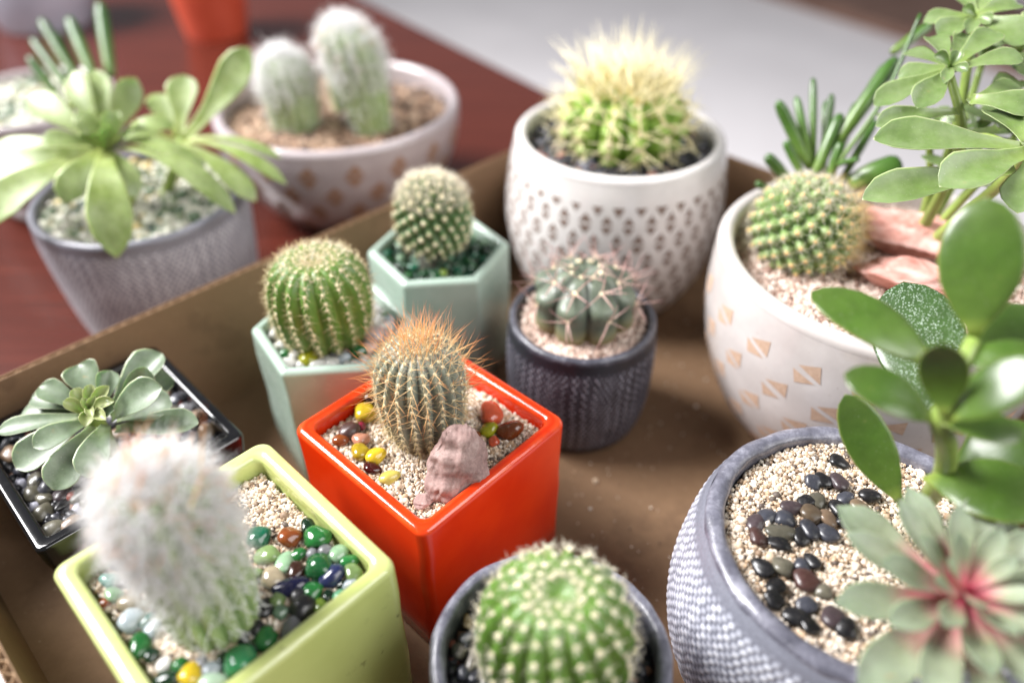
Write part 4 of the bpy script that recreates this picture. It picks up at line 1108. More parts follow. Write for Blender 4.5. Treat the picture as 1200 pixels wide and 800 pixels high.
# small dark knit pot (behind the orange pot)
DX, DY = .0363, .3124
t = thing('round_pot', (DX, DY, 0), 'small charcoal knit-textured round pot with pink-spined cactus', 'pot', 'knit textured pots')
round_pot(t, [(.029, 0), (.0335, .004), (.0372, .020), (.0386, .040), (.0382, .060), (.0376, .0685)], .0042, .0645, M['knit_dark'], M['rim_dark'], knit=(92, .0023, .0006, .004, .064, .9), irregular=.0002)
pts = fill_pts(in_circle(.0325), DX, DY, .036, .0017, mound(.0665, .0006), 2)
grains('gravel', pts, .00112, M['pinksand'], 'cream coarse gravel in the small charcoal knit pot', 'gravel')
# front knit pot (bottom of the picture)
FX, FY = .0124, .1273
t = thing('round_pot', (FX, FY, 0), 'grey worn-rimmed round pot with white-dotted cactus at the front', 'pot', 'knit textured pots')
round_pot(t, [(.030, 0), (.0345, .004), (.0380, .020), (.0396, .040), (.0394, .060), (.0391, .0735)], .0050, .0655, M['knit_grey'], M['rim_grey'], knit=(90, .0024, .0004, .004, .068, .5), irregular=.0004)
# large grey knit pot (right)
RX, RY = .1243, .1633
t = thing('round_pot', (RX, RY, 0), 'large grey knit-textured pot with jade plant and black pebbles', 'pot', 'knit textured pots')
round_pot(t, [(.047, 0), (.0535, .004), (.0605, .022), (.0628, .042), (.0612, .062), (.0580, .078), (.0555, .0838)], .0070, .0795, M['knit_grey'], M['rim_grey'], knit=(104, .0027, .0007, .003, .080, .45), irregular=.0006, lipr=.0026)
pts = fill_pts(in_circle(.0482), RX, RY, .052, .00115, mound(.0815, .0007, 70, 1), 2)
grains('sand', pts, .00072, M['sand'], 'coarse pale sand in the large grey knit pot', 'sand')
# left knit pot on the table
LX, LY = -.2285, .4205
t = thing('round_pot', (LX, LY, -.004), 'pale grey knit-textured pot with spoon-leaved succulent, on the table', 'pot', 'knit textured pots')
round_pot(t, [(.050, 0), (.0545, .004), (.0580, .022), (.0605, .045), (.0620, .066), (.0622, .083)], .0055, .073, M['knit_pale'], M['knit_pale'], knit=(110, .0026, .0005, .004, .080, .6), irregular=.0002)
pts = fill_pts(in_circle(.0565), LX, LY, .06, .0036, mound(.074, .001), 2)
grains('gravel', pts, .0026, M['palegravel'], 'mixed pale and green gravel in the pale grey knit pot', 'gravel')

# white pot with small brown triangles (back)
TX, TY = .0658, .4432
t = thing('round_pot', (TX, TY, 0), 'white round pot covered in small brown triangles', 'pot', 'glazed round pots')
pr = round_pot(t, [(.046, 0), (.052, .004), (.0628, .024), (.0688, .050), (.0694, .070), (.0672, .092), (.0640, .1075)], .0072, .1, M['white_glaze'], M['white_glaze'])
tris = []
NCOL = 34
for row in range(13):
    z = .0960 - row * .0116
    if z < .008: break
    for c in range(NCOL):
        a = (c + (row % 2) * .5) * 2 * PI / NCOL + rng.normal() * .004
        w = .052 * rng.uniform(.8, 1.1); h = .0054 * rng.uniform(.85, 1.1)
        if row: tris.append(((a - w, z + .0009), (a + w, z + .0009), (a, z + .0009 + h)))
        tris.append(((a - w, z - .0009), (a, z - .0009 - h), (a + w, z - .0009)))
tri_marks(t, pr, tris, M['brown_clay'], True, 'triangle_pattern')
pts = fill_pts(in_circle(.0565), TX, TY, .06, .0030, mound(.101, .0008), 2)
grains('gravel', pts, .0021, M['darkgravel'], 'dark speckled gravel in the white triangle pot', 'gravel')

# white bowl with tan split squares (right)
WX, WY = .1805, .3090
t = thing('round_pot', (WX, WY, 0), 'wide white bowl with tan triangle pairs, planted with three succulents', 'pot', 'glazed round pots')
pr = round_pot(t, [(.046, 0), (.052, .003), (.066, .022), (.0765, .048), (.0812, .074), (.0815, .092), (.0806, .1068)], .0085, .095, M['bowl_glaze'], M['bowl_glaze'], nseg=160)
tris = []
NC = 20
for row in range(6):
    z = .0880 - row * .0172
    for c in range(NC):
        a = (c + (row % 2) * .5) * 2 * PI / NC + 3.06
        a = (a + PI) % (2 * PI) - PI
        if not (a > 2.2 or a < -.5): continue
        r = np.interp(z, pr[:, 1], pr[:, 0]); w = .0060 / r; h = .0066
        j = lambda: rng.normal(size=2) * np.array([.006, .0003])
        # two right triangles split by a thin slanting glaze line
        tris.append((np.array((a + w, z + h)) + j(), np.array((a - w * .78, z + h * .35)) + j(), np.array((a + w * 1.1, z - h * .35)) + j()))
        tris.append((np.array((a - w * 1.05, z + h * .05)) + j(), np.array((a - w * .75, z - h)) + j(), np.array((a + w * .75, z - h * .62)) + j()))
tri_marks(t, pr, [tuple(map(tuple, q)) for q in tris], M['raw_clay'])
pts = fill_pts(in_circle(.0715), WX, WY, .075, .0019, mound(.097, .0012, 50, 3), 2)
grains('gravel', pts, .00125, M['pinksand'], 'pinkish coarse gravel in the wide white bowl', 'gravel')

# grey-lilac bowl with tan marks (back left, on the table)
VX, VY = -.1329, .5664
t = thing('round_pot', (VX, VY, -.004), 'grey-white bowl with tan marks and three woolly cacti, on the table', 'pot', 'glazed round pots')
pr = round_pot(t, [(.050, 0), (.056, .003), (.074, .022), (.0865, .046), (.0915, .066), (.0920, .0805)], .0085, .068, M['warm_glaze'], M['warm_glaze'])
tris = []
for row in range(4):
    z = .066 - row * .0165
    for c in range(18):
        a = (c + (row % 2) * .5) * 2 * PI / 18 + .1
        r = np.interp(z, pr[:, 1], pr[:, 0]); w = .0072 / r; h = .0092
        if math.sin(a) > .35: continue
        tris.append(((a - w, z + .0006), (a + w, z + .0006), (a + w * .2, z + h)))
        tris.append(((a - w, z - .0006), (a, z - h), (a + w, z - .0006)))
tri_marks(t, pr, tris, M['tan_clay'])
pts = fill_pts(in_circle(.0825), VX, VY, .085, .0032, mound(.066, .002, 45), 2)
grains('gravel', pts, .0022, M['brownsoil'], 'brown gritty soil in the grey-white bowl of woolly cacti', 'gravel')

# far pots on the table
t = thing('round_pot', (-.372, .575, -.004), 'pale grey pot of upright finger leaves, cut by the left edge', 'pot', 'far pots on the table')
round_pot(t, [(.042, 0), (.048, .003), (.058, .03), (.062, .06), (.062, .082)], .006, .074, M['warm_glaze'], M['warm_glaze'])
pts = fill_pts(in_circle(.0555), -.372, .575, .06, .004, mound(.072, .001), 2)
grains('gravel', pts, .0028, M['palegravel'], 'pale gravel in the pot of finger leaves', 'gravel')
t = thing('round_pot', (-.368, .985, -.004), 'red clay pot standing far back on the table', 'pot', 'far pots on the table')
round_pot(t, [(.034, 0), (.037, .003), (.043, .04), (.048, .085), (.0485, .10)], .005, .09, M['terracotta'], M['terracotta'])
t = thing('round_pot', (-.60, 1.03, -.004), 'blurred pale blue-grey pot at the far left of the table', 'pot', 'far pots on the table')
round_pot(t, [(.05, 0), (.056, .003), (.066, .04), (.07, .09), (.07, .11)], .006, .1, M['blue_grey'], M['blue_grey'])

# ================================================================== cacti
# golden cactus in the orange pot
cx, cy = -.0368, .2275
t = thing('barrel_cactus', (cx, cy, .0725), 'grey-green ribbed cactus with golden and rust spines in the orange pot', 'cactus')
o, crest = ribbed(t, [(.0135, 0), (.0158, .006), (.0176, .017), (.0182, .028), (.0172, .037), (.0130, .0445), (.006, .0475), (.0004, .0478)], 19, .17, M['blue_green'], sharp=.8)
P = []; N = []; S = []
for k in range(19):
    for s in np.linspace(.06, .93, 15):
        p, n = crest(k, s + (.02 if k % 2 else 0)); P.append(p); N.append(n); S.append(s)
P, N, S = map(np.array, (P, N, S))
blobs('areoles', P, N, .00075, M['wool'], t, .7)
q, d = around(P, N, 10, 1.15, .2); spine_part('radial_spines', q, d, rng.uniform(.0030, .0052, len(q)), .00009, M['sp_cream'], t)
up = S > .42
q, d = around(P[up], N[up], 3, .6, .25); d[:, 2] += .25; ln = rng.uniform(.006, .0165, len(q)); spine_part('central_spines', q, d, ln, .00014, M['sp_orange'], t, bend=rng.normal(size=(len(q), 3)) * .0007)
lo = ~up
q, d = around(P[lo], N[lo], 2, .5, .25); spine_part('lower_spines', q, d, rng.uniform(.004, .009, len(q)), .00011, M['sp_gold'], t)
n = 60; a = rng.uniform(0, 2 * PI, n); r = .008 * np.sqrt(rng.uniform(0, 1, n))
q = np.c_[cx + r * np.cos(a), cy + r * np.sin(a), .0725 + .0478 - r * r * 45]
d = np.c_[np.cos(a) * r * 75, np.sin(a) * r * 75, np.ones(n)] + rng.normal(size=(n, 3)) * .15
spine_part('crown_spines', q, d, rng.uniform(.006, .0135, n), .00018, M['sp_orange'], t)

# ribbed barrel in the front mint pot
cx, cy = -.0905, .2925
t = thing('barrel_cactus', (cx, cy, .073), 'bright green barrel cactus with cream-spined ribs in the mint pot', 'cactus')
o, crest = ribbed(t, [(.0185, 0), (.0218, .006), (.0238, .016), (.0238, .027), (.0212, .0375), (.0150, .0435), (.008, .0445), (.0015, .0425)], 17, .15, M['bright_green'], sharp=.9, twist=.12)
P = []; N = []
for k in range(17):
    for s in np.linspace(.08, .95, 15): p, n_ = crest(k, s); P.append(p); N.append(n_)
P, N = np.array(P), np.array(N)
blobs('areoles', P, N, .00072, M['wool'], t, .7)
q, d = around(P, N, 8, .95, .3); spine_part('spines', q, d, rng.uniform(.0028, .0062, len(q)), .00015, M['sp_cream'], t)

n = 320; a = rng.uniform(0, 2 * PI, n); r = .016 * np.sqrt(rng.uniform(0, 1, n))
q = np.c_[cx + r * np.cos(a), cy + r * np.sin(a), .073 + .0446 - (r / .016) ** 3 * .003]
spine_part('crown_spines', q, np.c_[np.cos(a) * r * 40, np.sin(a) * r * 40, np.ones(n)] + rng.normal(size=(n, 3)) * .5, rng.uniform(.002, .005, n), .00018, M['sp_white'], t)

def mammillaria(x, y, z, rx, rz, ntub, amp, mat, label, wool, aw, sp_mat, sp_len, per, top_white=True, lean=(0, 0), hook=0., tilt=1.1):
    t = thing('round_cactus', (x, y, z - rz * .9), label, 'cactus')
    i = np.arange(ntub) + .5
    zz = 1 - 1.72 * i / ntub; a = i * PI * (3 - math.sqrt(5))
    rr = np.sqrt(1 - zz * zz); TD = np.c_[rr * np.cos(a), rr * np.sin(a), zz]
    nu, nvv = 170, 110
    th = np.arange(nu) * 2 * PI / nu; ph = np.linspace(.02, PI * .86, nvv)
    D = np.concatenate([np.c_[math.sin(p) * np.cos(th), math.sin(p) * np.sin(th), np.full(nu, math.cos(p))] for p in ph])
    dm = (D @ TD.T).max(1); ang = np.arccos(np.clip(dm, -1, 1)); w = 1.75 / math.sqrt(ntub)
    b = np.clip(1 - (ang / w) ** 2, 0, 1)
    ctr = np.array([x, y, z]); sc = np.array([rx, rx, rz])
    V = ctr + D * sc * (1 - amp + amp * b[:, None] * 1.4)
    mk('body', V, rings_to_faces(nvv, nu, True, True), mat, t, True, {'rib': b, 'hgt': (D[:, 2] + .9) / 1.9})
    P = ctr + TD * sc * (1 + amp * .4); N = TD / sc; N /= np.linalg.norm(N, axis=1)[:, None]
    blobs('areoles', P, N, aw, wool, t, .7)
    q, d = around(P, N, per, tilt, .2)
    ln = rng.uniform(.7, 1.2, len(q)) * sp_len
    bend = None
    if hook: bend = rng.normal(size=(len(q), 3)) * hook + np.array([0, 0, hook * .8])
    spine_part('spines', q, d, ln, .00010 if not hook else .00014, sp_mat, t, bend=bend, seg=3 if hook else 2)
    return t, ctr, sc

# round cactus in the rear mint pot
t, ctr, sc = mammillaria(-.0425, .3615, .0985, .0202, .0235, 150, .13, M['mid_green'], 'round cactus with cream dots and white crown in rear mint pot', M['wool'], .00105, M['sp_cream'], .0042, 8)
n = 1300; a = rng.uniform(0, 2 * PI, n); u = rng.uniform(.5, 1, n); r = np.sqrt(1 - u * u)
d0 = np.c_[r * np.cos(a), r * np.sin(a), u]
spine_part('crown_spines', ctr + d0 * sc * .99, d0 + rng.normal(size=(n, 3)) * .45, rng.uniform(.003, .0075, n), .00017, M['sp_white'], t)

# round cactus in the white bowl
t, ctr, sc = mammillaria(.1435, .3270, .1135, .0252, .0243, 140, .11, M['top_green'], 'round green cactus with amber dots and curved spines in white bowl', M['wool_amber'], .00105, M['sp_white'], .0055, 10, hook=0.0003, tilt=1.25)
u = rng.uniform(-.3, .75, 420); a = rng.uniform(-1.3, 1.0, 420); r = np.sqrt(1 - u * u); d0 = np.c_[r * np.cos(a), r * np.sin(a), u]
spine_part('hooked_spines', ctr + d0 * sc, d0 + rng.normal(size=(420, 3)) * .3, rng.uniform(.006, .011, 420), .00018, M['sp_gold'], t, bend=np.c_[np.zeros(420), np.zeros(420), rng.uniform(-.002, .003, 420)] - d0 * .0012, seg=4)
n = 700; a = rng.uniform(0, 2 * PI, n); u = rng.uniform(.72, 1, n); r = np.sqrt(1 - u * u); d0 = np.c_[r * np.cos(a), r * np.sin(a), u]
spine_part('crown_spines', ctr + d0 * sc, d0 * .6 + rng.normal(size=(n, 3)) * .6 + np.array([0, 0, .2]), rng.uniform(.002, .0045, n), .00013, M['sp_white'], t)

# blue-grey cactus with pink spines in the charcoal pot
cx, cy = .0366, .3150
t = thing('chin_cactus', (cx, cy, .0645), 'squat blue-grey cactus with curved pink spines in the charcoal pot', 'cactus')
NR = 8; nu, nvv = NR * 20, 64
th = np.arange(nu) * 2 * PI / nu
V = []; RB = []; HG = []
Rr, Hh = .0250, .0315
def gym(theta, s):
    """s 0..1 from base to crown"""
    ph = -.55 + (PI / 2 + .55) * s
    r = Rr * (abs(math.cos(ph)) ** .8) if s < 1 else 0
    z = Hh * (.42 + .58 * math.sin(ph)) if ph > 0 else Hh * (.42 + .42 * math.sin(ph) / math.sin(.55))
    if s > .86: z -= .0035 * ((s - .86) / .14) ** 2
    c = np.abs(np.cos((theta - .4) * NR / 2)) ** .42
    chin = .5 + .5 * np.cos(s * 2 * PI * 2.6 - 1.1)
    return r * (.80 + .20 * c) * (1 + .11 * c * chin), z + .0012 * c * chin, c * (.7 + .3 * chin)
for k in range(nvv):
    r, z, c = gym(th, k / (nvv - 1)); r = np.maximum(r, 1e-5)
    V.append(np.c_[cx + r * np.cos(th), cy + r * np.sin(th), .0645 + np.zeros(nu) + z]); RB.append(c); HG.append(np.full(nu, k / (nvv - 1)))
mk('body', np.concatenate(V), rings_to_faces(nvv, nu, False, True), M['grey_green'], t, True, {'rib': np.concatenate(RB), 'hgt': np.concatenate(HG)})
P = []; N = []
for k in range(NR):
    for s in (.36, .70, .90):
        a = .4 + 2 * PI * k / NR; r, z, c = gym(np.array([a]), s)
        p = np.array([cx + r[0] * math.cos(a), cy + r[0] * math.sin(a), .0645 + z[0]]); P.append(p)
        el = (-.35 + 1.5 * s); N.append([math.cos(a) * math.cos(el), math.sin(a) * math.cos(el), math.sin(el)])
        nn = np.array([N[-1]])
        L = .0190 * (1 if s < .8 else .65) * rng.uniform(.8, 1.15)
        q, d = around(p[None], nn, 5 if s < .8 else 3, .85, .18)
        V, F, T, nv = spikes(q, d, L * rng.uniform(.75, 1.15, len(q)), .00044, -nn * .003 + rng.normal(size=(len(q), 3)) * .0006, 4)
        mk('spine_cluster', V, F, M['sp_pink'], t, True, {'t': T, 'rnd': np.repeat(rng.uniform(0, 1, len(q)), nv)})
blobs('areoles', np.array(P), np.array(N), .00135, M['wool'], t, .7)

# long-spined cactus in the white triangle pot
cx, cy = TX + .002, TY
t = thing('spiny_cactus', (cx, cy, .1), 'bright green cactus bristling with long yellow spines in triangle pot', 'cactus')
o, crest = ribbed(t, [(.029, 0), (.0350, .007), (.0376, .016), (.0358, .025), (.029, .033), (.018, .0375), (.009, .0375), (.0005, .036)], 13, .24, M['lime_green'], sharp=.7, tub=(6, .07))
P = []; N = []; S = []
for k in range(13):
    for s in np.linspace(.14, .92, 7): p, n_ = crest(k, s + (.05 if k % 2 else 0)); P.append(p); N.append(n_); S.append(s)
P, N, S = map(np.array, (P, N, S))
blobs('areoles', P, N, .0019, M['wool'], t, .7)
lo = S < .55
q, d = around(P[lo], N[lo], 5, 1.05, .2); spine_part('side_spines', q, d, rng.uniform(.014, .026, len(q)), .00075, M['sp_yellow'], t)
q, d = around(P[~lo], N[~lo], 6, .8, .3); d[:, 2] += .45; spine_part('upper_spines', q, d, rng.uniform(.018, .036, len(q)), .00062, M['sp_yellow'], t)
n = 95; a = rng.uniform(0, 2 * PI, n); r = .022 * np.sqrt(rng.uniform(0, 1, n))
q = np.c_[cx + r * np.cos(a), cy + r * np.sin(a), np.full(n, .1355)]
d = np.c_[np.cos(a) * r * 50, np.sin(a) * r * 50, np.ones(n)] + rng.normal(size=(n, 3)) * .2
spine_part('crown_spines', q, d, rng.uniform(.018, .042, n), .00066, M['sp_yellow'], t)

n = 30; a = rng.uniform(0, 2 * PI, n); e = rng.uniform(.05, 1.2, n)
d = np.c_[np.cos(a) * np.cos(e), np.sin(a) * np.cos(e), np.sin(e)]
spine_part('long_spines', np.array([cx, cy, .1175]) + d * np.array([.029, .029, .018]), d, rng.uniform(.024, .040, n), .00085, M['sp_yellow'], t)

# white-dotted barrel at the front
cx, cy = FX + .0012, FY - .001
t = thing('barrel_cactus', (cx, cy, .066), 'round green cactus with white woolly dots in the front grey pot', 'cactus')
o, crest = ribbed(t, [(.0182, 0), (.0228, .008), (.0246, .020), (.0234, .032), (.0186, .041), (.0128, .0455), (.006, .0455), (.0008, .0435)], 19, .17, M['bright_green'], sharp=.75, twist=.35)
P = []; N = []; S = []
for k in range(19):
    for s in np.r_[np.linspace(.10, .82, 9), .89]: p, n_ = crest(k, s + (.03 if k % 2 else 0)); P.append(p); N.append(n_); S.append(s)
P, N, S = map(np.array, (P, N, S))
blobs('areoles', P[S < .84], N[S < .84], .00075, M['wool'], t, .7, 1.3)
blobs('crown_wool', P[S >= .84], N[S >= .84], .00060, M['wool'], t, .8, 1.4)
q, d = around(P, N, 9, .95, .3); spine_part('spines', q, d, rng.uniform(.0022, .0052, len(q)), .00017, M['sp_white'], t)

# hairy columns
def hairy(x, y, z, prof, label, nrib, nhair, hl, lean, rust=0., dens=None, depth=.12, hr=.00009, top=.0):
    t = thing('woolly_cactus', (x, y, z), label, 'cactus')
    o, crest = ribbed(t, prof, nrib, depth, M['hair_green'], lean=lean, nz=40)
    P = []; N = []; S = []
    for k in range(nhair):
        s = rng.uniform(.03, .99)
        if dens and rng.uniform() > dens(s): continue
        p, n_ = crest(int(rng.integers(nrib)), s, rng.normal() * .22); P.append(p); N.append(n_); S.append(s)
    P, N, S = map(np.array, (P, N, S)); n = len(P)
    D = N + rng.normal(size=(n, 3)) * .7 + np.array([0, 0, .25])
    L = hl * rng.uniform(.5, 1.3, n) * (.55 + .6 * S)
    bend = rng.normal(size=(n, 3)) * (hl * .35) + np.array([0, 0, -hl * .25])
    m = rng.uniform(size=n) < rust * (S > .6)
    spine_part('hair', P[~m], D[~m], L[~m], hr, M['hair'], t, bend=bend[~m], seg=4)
    if m.any(): spine_part('rusty_spines', P[m], D[m], L[m] * 1.1, hr * 1.5, M['hair_rust'], t, bend=bend[m] * .4, seg=3)
    return t
hairy(-.0965, .1375, .080, [(.0138, 0), (.0146, .010), (.0150, .026), (.0156, .044), (.0154, .058), (.0122, .068), (.006, .0725), (.0004, .073)],
      'white woolly column cactus leaning over the lime green pot', 16, 8500, .0062, (-.002, -.002), .06, lambda s: .12 + .88 * min(1, max(0, (s - .28) * 2.4)), hr=.00024)
t = [o for o in COL.objects if o.name.startswith('woolly_cactus')][0]
q = np.array([-.0975, .1350, .150]) + rng.normal(size=(16, 3)) * np.array([.006, .005, .002])
spine_part('long_spines', q, np.array([.25, .5, .9]) + rng.normal(size=(16, 3)) * .35, rng.uniform(.012, .022, 16), .00035, M['sp_orange'], t)
hairy(-.1625, .5500, .064, [(.0165, 0), (.0185, .013), (.0195, .034), (.0170, .048), (.009, .056), (.0004, .058)],
      'short woolly cactus with white cap, left in the grey-white bowl', 14, 5200, .0080, (-.003, 0), 0, lambda s: .16 + .84 * min(1, max(0, (s - .35) * 4)), hr=.00026)
hairy(-.1055, .5460, .064, [(.0150, 0), (.0160, .017), (.0175, .038), (.0205, .057), (.0180, .071), (.009, .078), (.0004, .080)],
      'tall woolly cactus leaning left in the grey-white bowl', 14, 5600, .0080, (-.013, 0), .03, lambda s: .16 + .84 * min(1, max(0, (s - .35) * 4)), hr=.00026)
hairy(-.1280, .5900, .064, [(.0140, 0), (.0150, .02), (.0160, .045), (.0130, .060), (.006, .067), (.0004, .068)],
      'third woolly cactus hidden behind the tall one in the bowl', 12, 2500, .0065, (.0, 0), 0, lambda s: .35 + .65 * (s > .5), hr=.00016)

# ================================================================== succulents
# jade plant in the large grey pot
t = thing('jade_plant', (.1480, .1790, .081), 'jade plant with glossy green paddle leaves in the large grey pot', 'plant')
tube('stem', [(.1490, .1790, .080), (.1420, .1670, .112), (.1330, .1600, .135), (.1235, .1565, .152), (.128, .164, .160), (.1352, .1740, .1668)], [.0034, .0034, .0032, .0030, .0026, .0022], M['stem'], t)
tube('branch', [(.1445, .1720, .088), (.1380, .1700, .096), (.1328, .1670, .1005)], [.0022, .002, .0016], M['stem'], t)
tube('branch', [(.1330, .1600, .135), (.1370, .1640, .132), (.1400, .1690, .130)], [.0022, .002, .0016], M['stem'], t)
for i, L in enumerate(JADE):
    leaf('leaf', *L[:7], M[LEAFM[L[5]]], t, nu=22, nv=18, label='dark jade leaf speckled with white dots' if L[5] == 1 else None)

# pink-hearted rosette
rc = np.array([.1292, .1240, .1110])
t = thing('rosette_succulent', (.1310, .1300, .080), 'grey-green rosette with crimson heart at the front of the grey pot', 'plant')
tube('stem', [(.1310, .1300, .078), (.1305, .1270, .095), tuple(rc)], [.0035, .0033, .003], M['stem'], t)
axis = np.array([-.04, -.16, 1.]); axis /= np.linalg.norm(axis)
e1 = np.cross(axis, [0, 1., 0]); e1 /= np.linalg.norm(e1); e2 = np.cross(axis, e1)
NL = 32
for i in range(NL):
    a = i * 2.39996 + .6; f = i / (NL - 1)     # 0 outer .. 1 inner
    el = math.radians(-3 + 58 * f ** 1.3)
    L = (.0400 * (1 - f) + .0170 * f) * rng.uniform(.92, 1.06)
    hd = math.cos(a) * e1 + math.sin(a) * e2
    d = hd * math.cos(el) + axis * math.sin(el)
    nrm = -hd * math.sin(el) + axis * math.cos(el)
    b = rc + hd * .0022 * (1 - f) + axis * (.0062 * f)
    leaf('leaf', b, b + d * L, nrm, L * rng.uniform(.30, .37), -.05, 6, .38, M['ros'], t, thick=.2, nu=16, nv=12)

# many-headed pale succulent in the white bowl
t = thing('branching_succulent', (.2050, .3350, .096), 'pale green branching succulent with spoon leaf rosettes, top right', 'plant')
tube('stem', [(.2050, .3350, .095), (.1990, .3180, .140), (.1932, .3118, .1694), (.1887, .3293, .1885)], [.0030, .0026, .0022, .0018], M['stem'], t)
tube('stem', [(.2070, .3390, .095), (.2140, .3500, .150), (.2120, .3656, .2000)], [.0028, .0024, .0018], M['stem'], t)
tube('stem', [(.2060, .3300, .095), (.2090, .2980, .150), (.2017, .2776, .1765)], [.0030, .0026, .0020], M['stem'], t)
tube('stem', [(.1940, .3120, .165), (.1975, .3020, .172), (.2010, .2860, .175)], [.0014, .0014, .0012], M['stem'], t)
for L in BUSH: leaf('leaf', *L[:6], L[6] * 2.6 + rng.uniform(0, .12), M['bush'], t, nu=18, nv=14)
for c0 in ((.2250, .350, .150), (.2150, .320, .140), (.2300, .330, .160), (.2000, .345, .150), (.226, .37, .178)):
    c0 = np.array(c0)
    for i in range(11):
        a = i * 2.4; f = i / 10; el = math.radians(5 + 60 * f); L = .030 * (1 - .6 * f)
        hd = np.array([math.cos(a), math.sin(a), 0]); d = hd * math.cos(el) + np.array([0, 0, math.sin(el)])
        leaf('leaf', c0, c0 + d * L, -hd * math.sin(el) + np.array([0, 0, math.cos(el)]), L * .4, .04, 2, .12, M['bush'], t, nu=12, nv=10)
    tube('stem', [(.2060 + (c0[0] - .206) * .1, .3350, .095), tuple((c0 + np.array([.206, .335, .1])) / 2 + np.array([.004, .002, 0])), tuple(c0)], [.002, .0018, .0016], M['stem'], t, m=14)

# finger jade in the white bowl
t = thing('finger_succulent', (.1600, .3680, .096), 'bright green finger-leaved succulent behind the round cactus in white bowl', 'plant')
tube('stem', [(.1610, .3640, .094), (.1600, .3675, .110), (.1598, .3697, .1225)], [.0030, .0030, .0022], M['stem'], t)
tube('branch', [(.1598, .3690, .115), (.1680, .3640, .128), (.1740, .3560, .135)], [.0016, .0015, .0013], M['finger'], t)
tube('branch', [(.1680, .3640, .128), (.1850, .3720, .160), (.1990, .3900, .195)], [.0013, .0011, .0009], M['finger'], t)
for L in FINGER: leaf('leaf', *L[:7], M['finger'], t, nu=14, nv=12)

# spoon-leaved succulent in the left pot
t = thing('spoon_succulent', (-.2285, .4250, .073), 'lime green succulent with long curling spoon leaves, left on table', 'plant')
tube('stem', [(-.2330, .4200, .070), (-.2345, .4160, .092), (-.2354, .4147, .1115)], [.0042, .004, .0034], M['stem'], t)
tube('stem', [(-.2200, .4300, .070), (-.2080, .4360, .092), (-.2008, .4386, .1075)], [.0036, .0034, .003], M['stem'], t)
for L in SPOON: leaf('leaf', *L[:7], M['spoon'], t, nu=22, nv=14, thick=.07)
for i in range(9):
    a = i * 2.4; f = i / 8; el = math.radians(35 + 45 * f); L = .030 * (1 - .55 * f); c0 = np.array([-.2354, .4147, .1115])
    hd = np.array([math.cos(a), math.sin(a), 0]); d = hd * math.cos(el) + np.array([0, 0, math.sin(el)])
    leaf('leaf', c0, c0 + d * L, -hd * math.sin(el) + np.array([0, 0, math.cos(el)]), L * .5, .0, 2, .2, M['spoon'], t, nu=14, nv=12, thick=.08)

# fingers in the far left pot
t = thing('finger_succulent', (-.330, .560, .073), 'dark green finger leaves rising from the far left pot', 'plant')
tube('stem', [(-.345, .565, .070), (-.325, .555, .085), (-.314, .550, .097)], [.004, .004, .003], M['stem'], t)
for L in FINGER2: leaf('leaf', *L[:7], M['finger_dark'], t, nu=14, nv=12)

# rosette in the black pot
t = thing('rosette_succulent', (-.1800, .2350, .052), 'grey-green broad-leaved rosette filling the black square pot', 'plant')
tube('stem', [(-.1790, .2330, .050), (-.1800, .2345, .065), (-.1811, .2355, .0770)], [.004, .004, .0035], M['stem'], t)
for L in ECHE: leaf('leaf', *L[:6], L[6] * 2 + rng.uniform(0, .1), M[LEAFM[L[5]]], t, nu=20, nv=14)

# ================================================================== rocks and pebbles
# ridge-topped mauve stone leaning on the golden cactus
def hull_rock(name, c, pts, mat, label, seed):
    import bmesh
    r = np.random.default_rng(seed); bm = bmesh.new()
    for p in pts: bm.verts.new(p)
    bmesh.ops.convex_hull(bm, input=bm.verts[:])
    for v in [v for v in bm.verts if not v.link_faces]: bm.verts.remove(v)
    bmesh.ops.subdivide_edges(bm, edges=bm.edges[:], cuts=3, use_grid_fill=True, smooth=.12)
    bmesh.ops.subdivide_edges(bm, edges=bm.edges[:], cuts=2, use_grid_fill=True, smooth=.10)
    bmesh.ops.smooth_vert(bm, verts=bm.verts[:], factor=.5, use_axis_x=True, use_axis_y=True, use_axis_z=True)
    bmesh.ops.triangulate(bm, faces=bm.faces[:])
    bm.normal_update(); bm.verts.index_update()
    V = np.array([v.co[:] for v in bm.verts]); N = np.array([v.normal[:] for v in bm.verts]); F = np.array([[v.index for v in f.verts] for f in bm.faces]); bm.free()
    for f, am in ((120, .0018), (260, .0011), (600, .0006), (1400, .0003)):
        k = r.normal(size=(3, 3)) * f; p = r.uniform(0, 6, 3)
        V = V + N * (am * np.sin(V @ k[0] + p[0]) * np.sin(V @ k[1] + p[1]))[:, None]
    o = mk(name, V + np.array(c), F, mat, None, True, loc=c)
    return tag(o, label, 'rock')
hull_rock('rock', (-.0230, .1990, .0735), [tuple(.86 * v for v in p) for p in [(.0062, .008, .0315), (.0020, .0065, .0305), (-.0040, .002, .0240), (-.0090, -.001, .0190), (-.0125, -.002, .010), (-.0125, -.004, -.002), (-.009, -.010, -.004), (.002, -.012, -.004),
    (.0105, -.006, -.003), (.0140, .000, .010), (.0135, .004, .020), (.0105, .007, .0270), (-.001, -.0105, .009), (.0040, -.0060, .0200), (-.007, -.0090, .007), (-.006, .010, -.003), (.008, .012, -.003), (.003, .013, .016), (-.006, .008, .014), (.0095, -.0050, .008)]],
    M['rock'], 'pinkish mauve rock leaning on the cactus in the orange pot', 5)
rock('rock', (-.0345, .1885, .0745), (.0042, .003, .0022), .2, M['rock'], 'tiny pinkish stone at the foot of the mauve rock', 4, 12, ICO4)
rock('rock', (.2010, .3300, .1060), (.0270, .0150, .0120), -.15, M['pinkrock'], 'pink banded rock behind, in the wide white bowl', 8, 16)
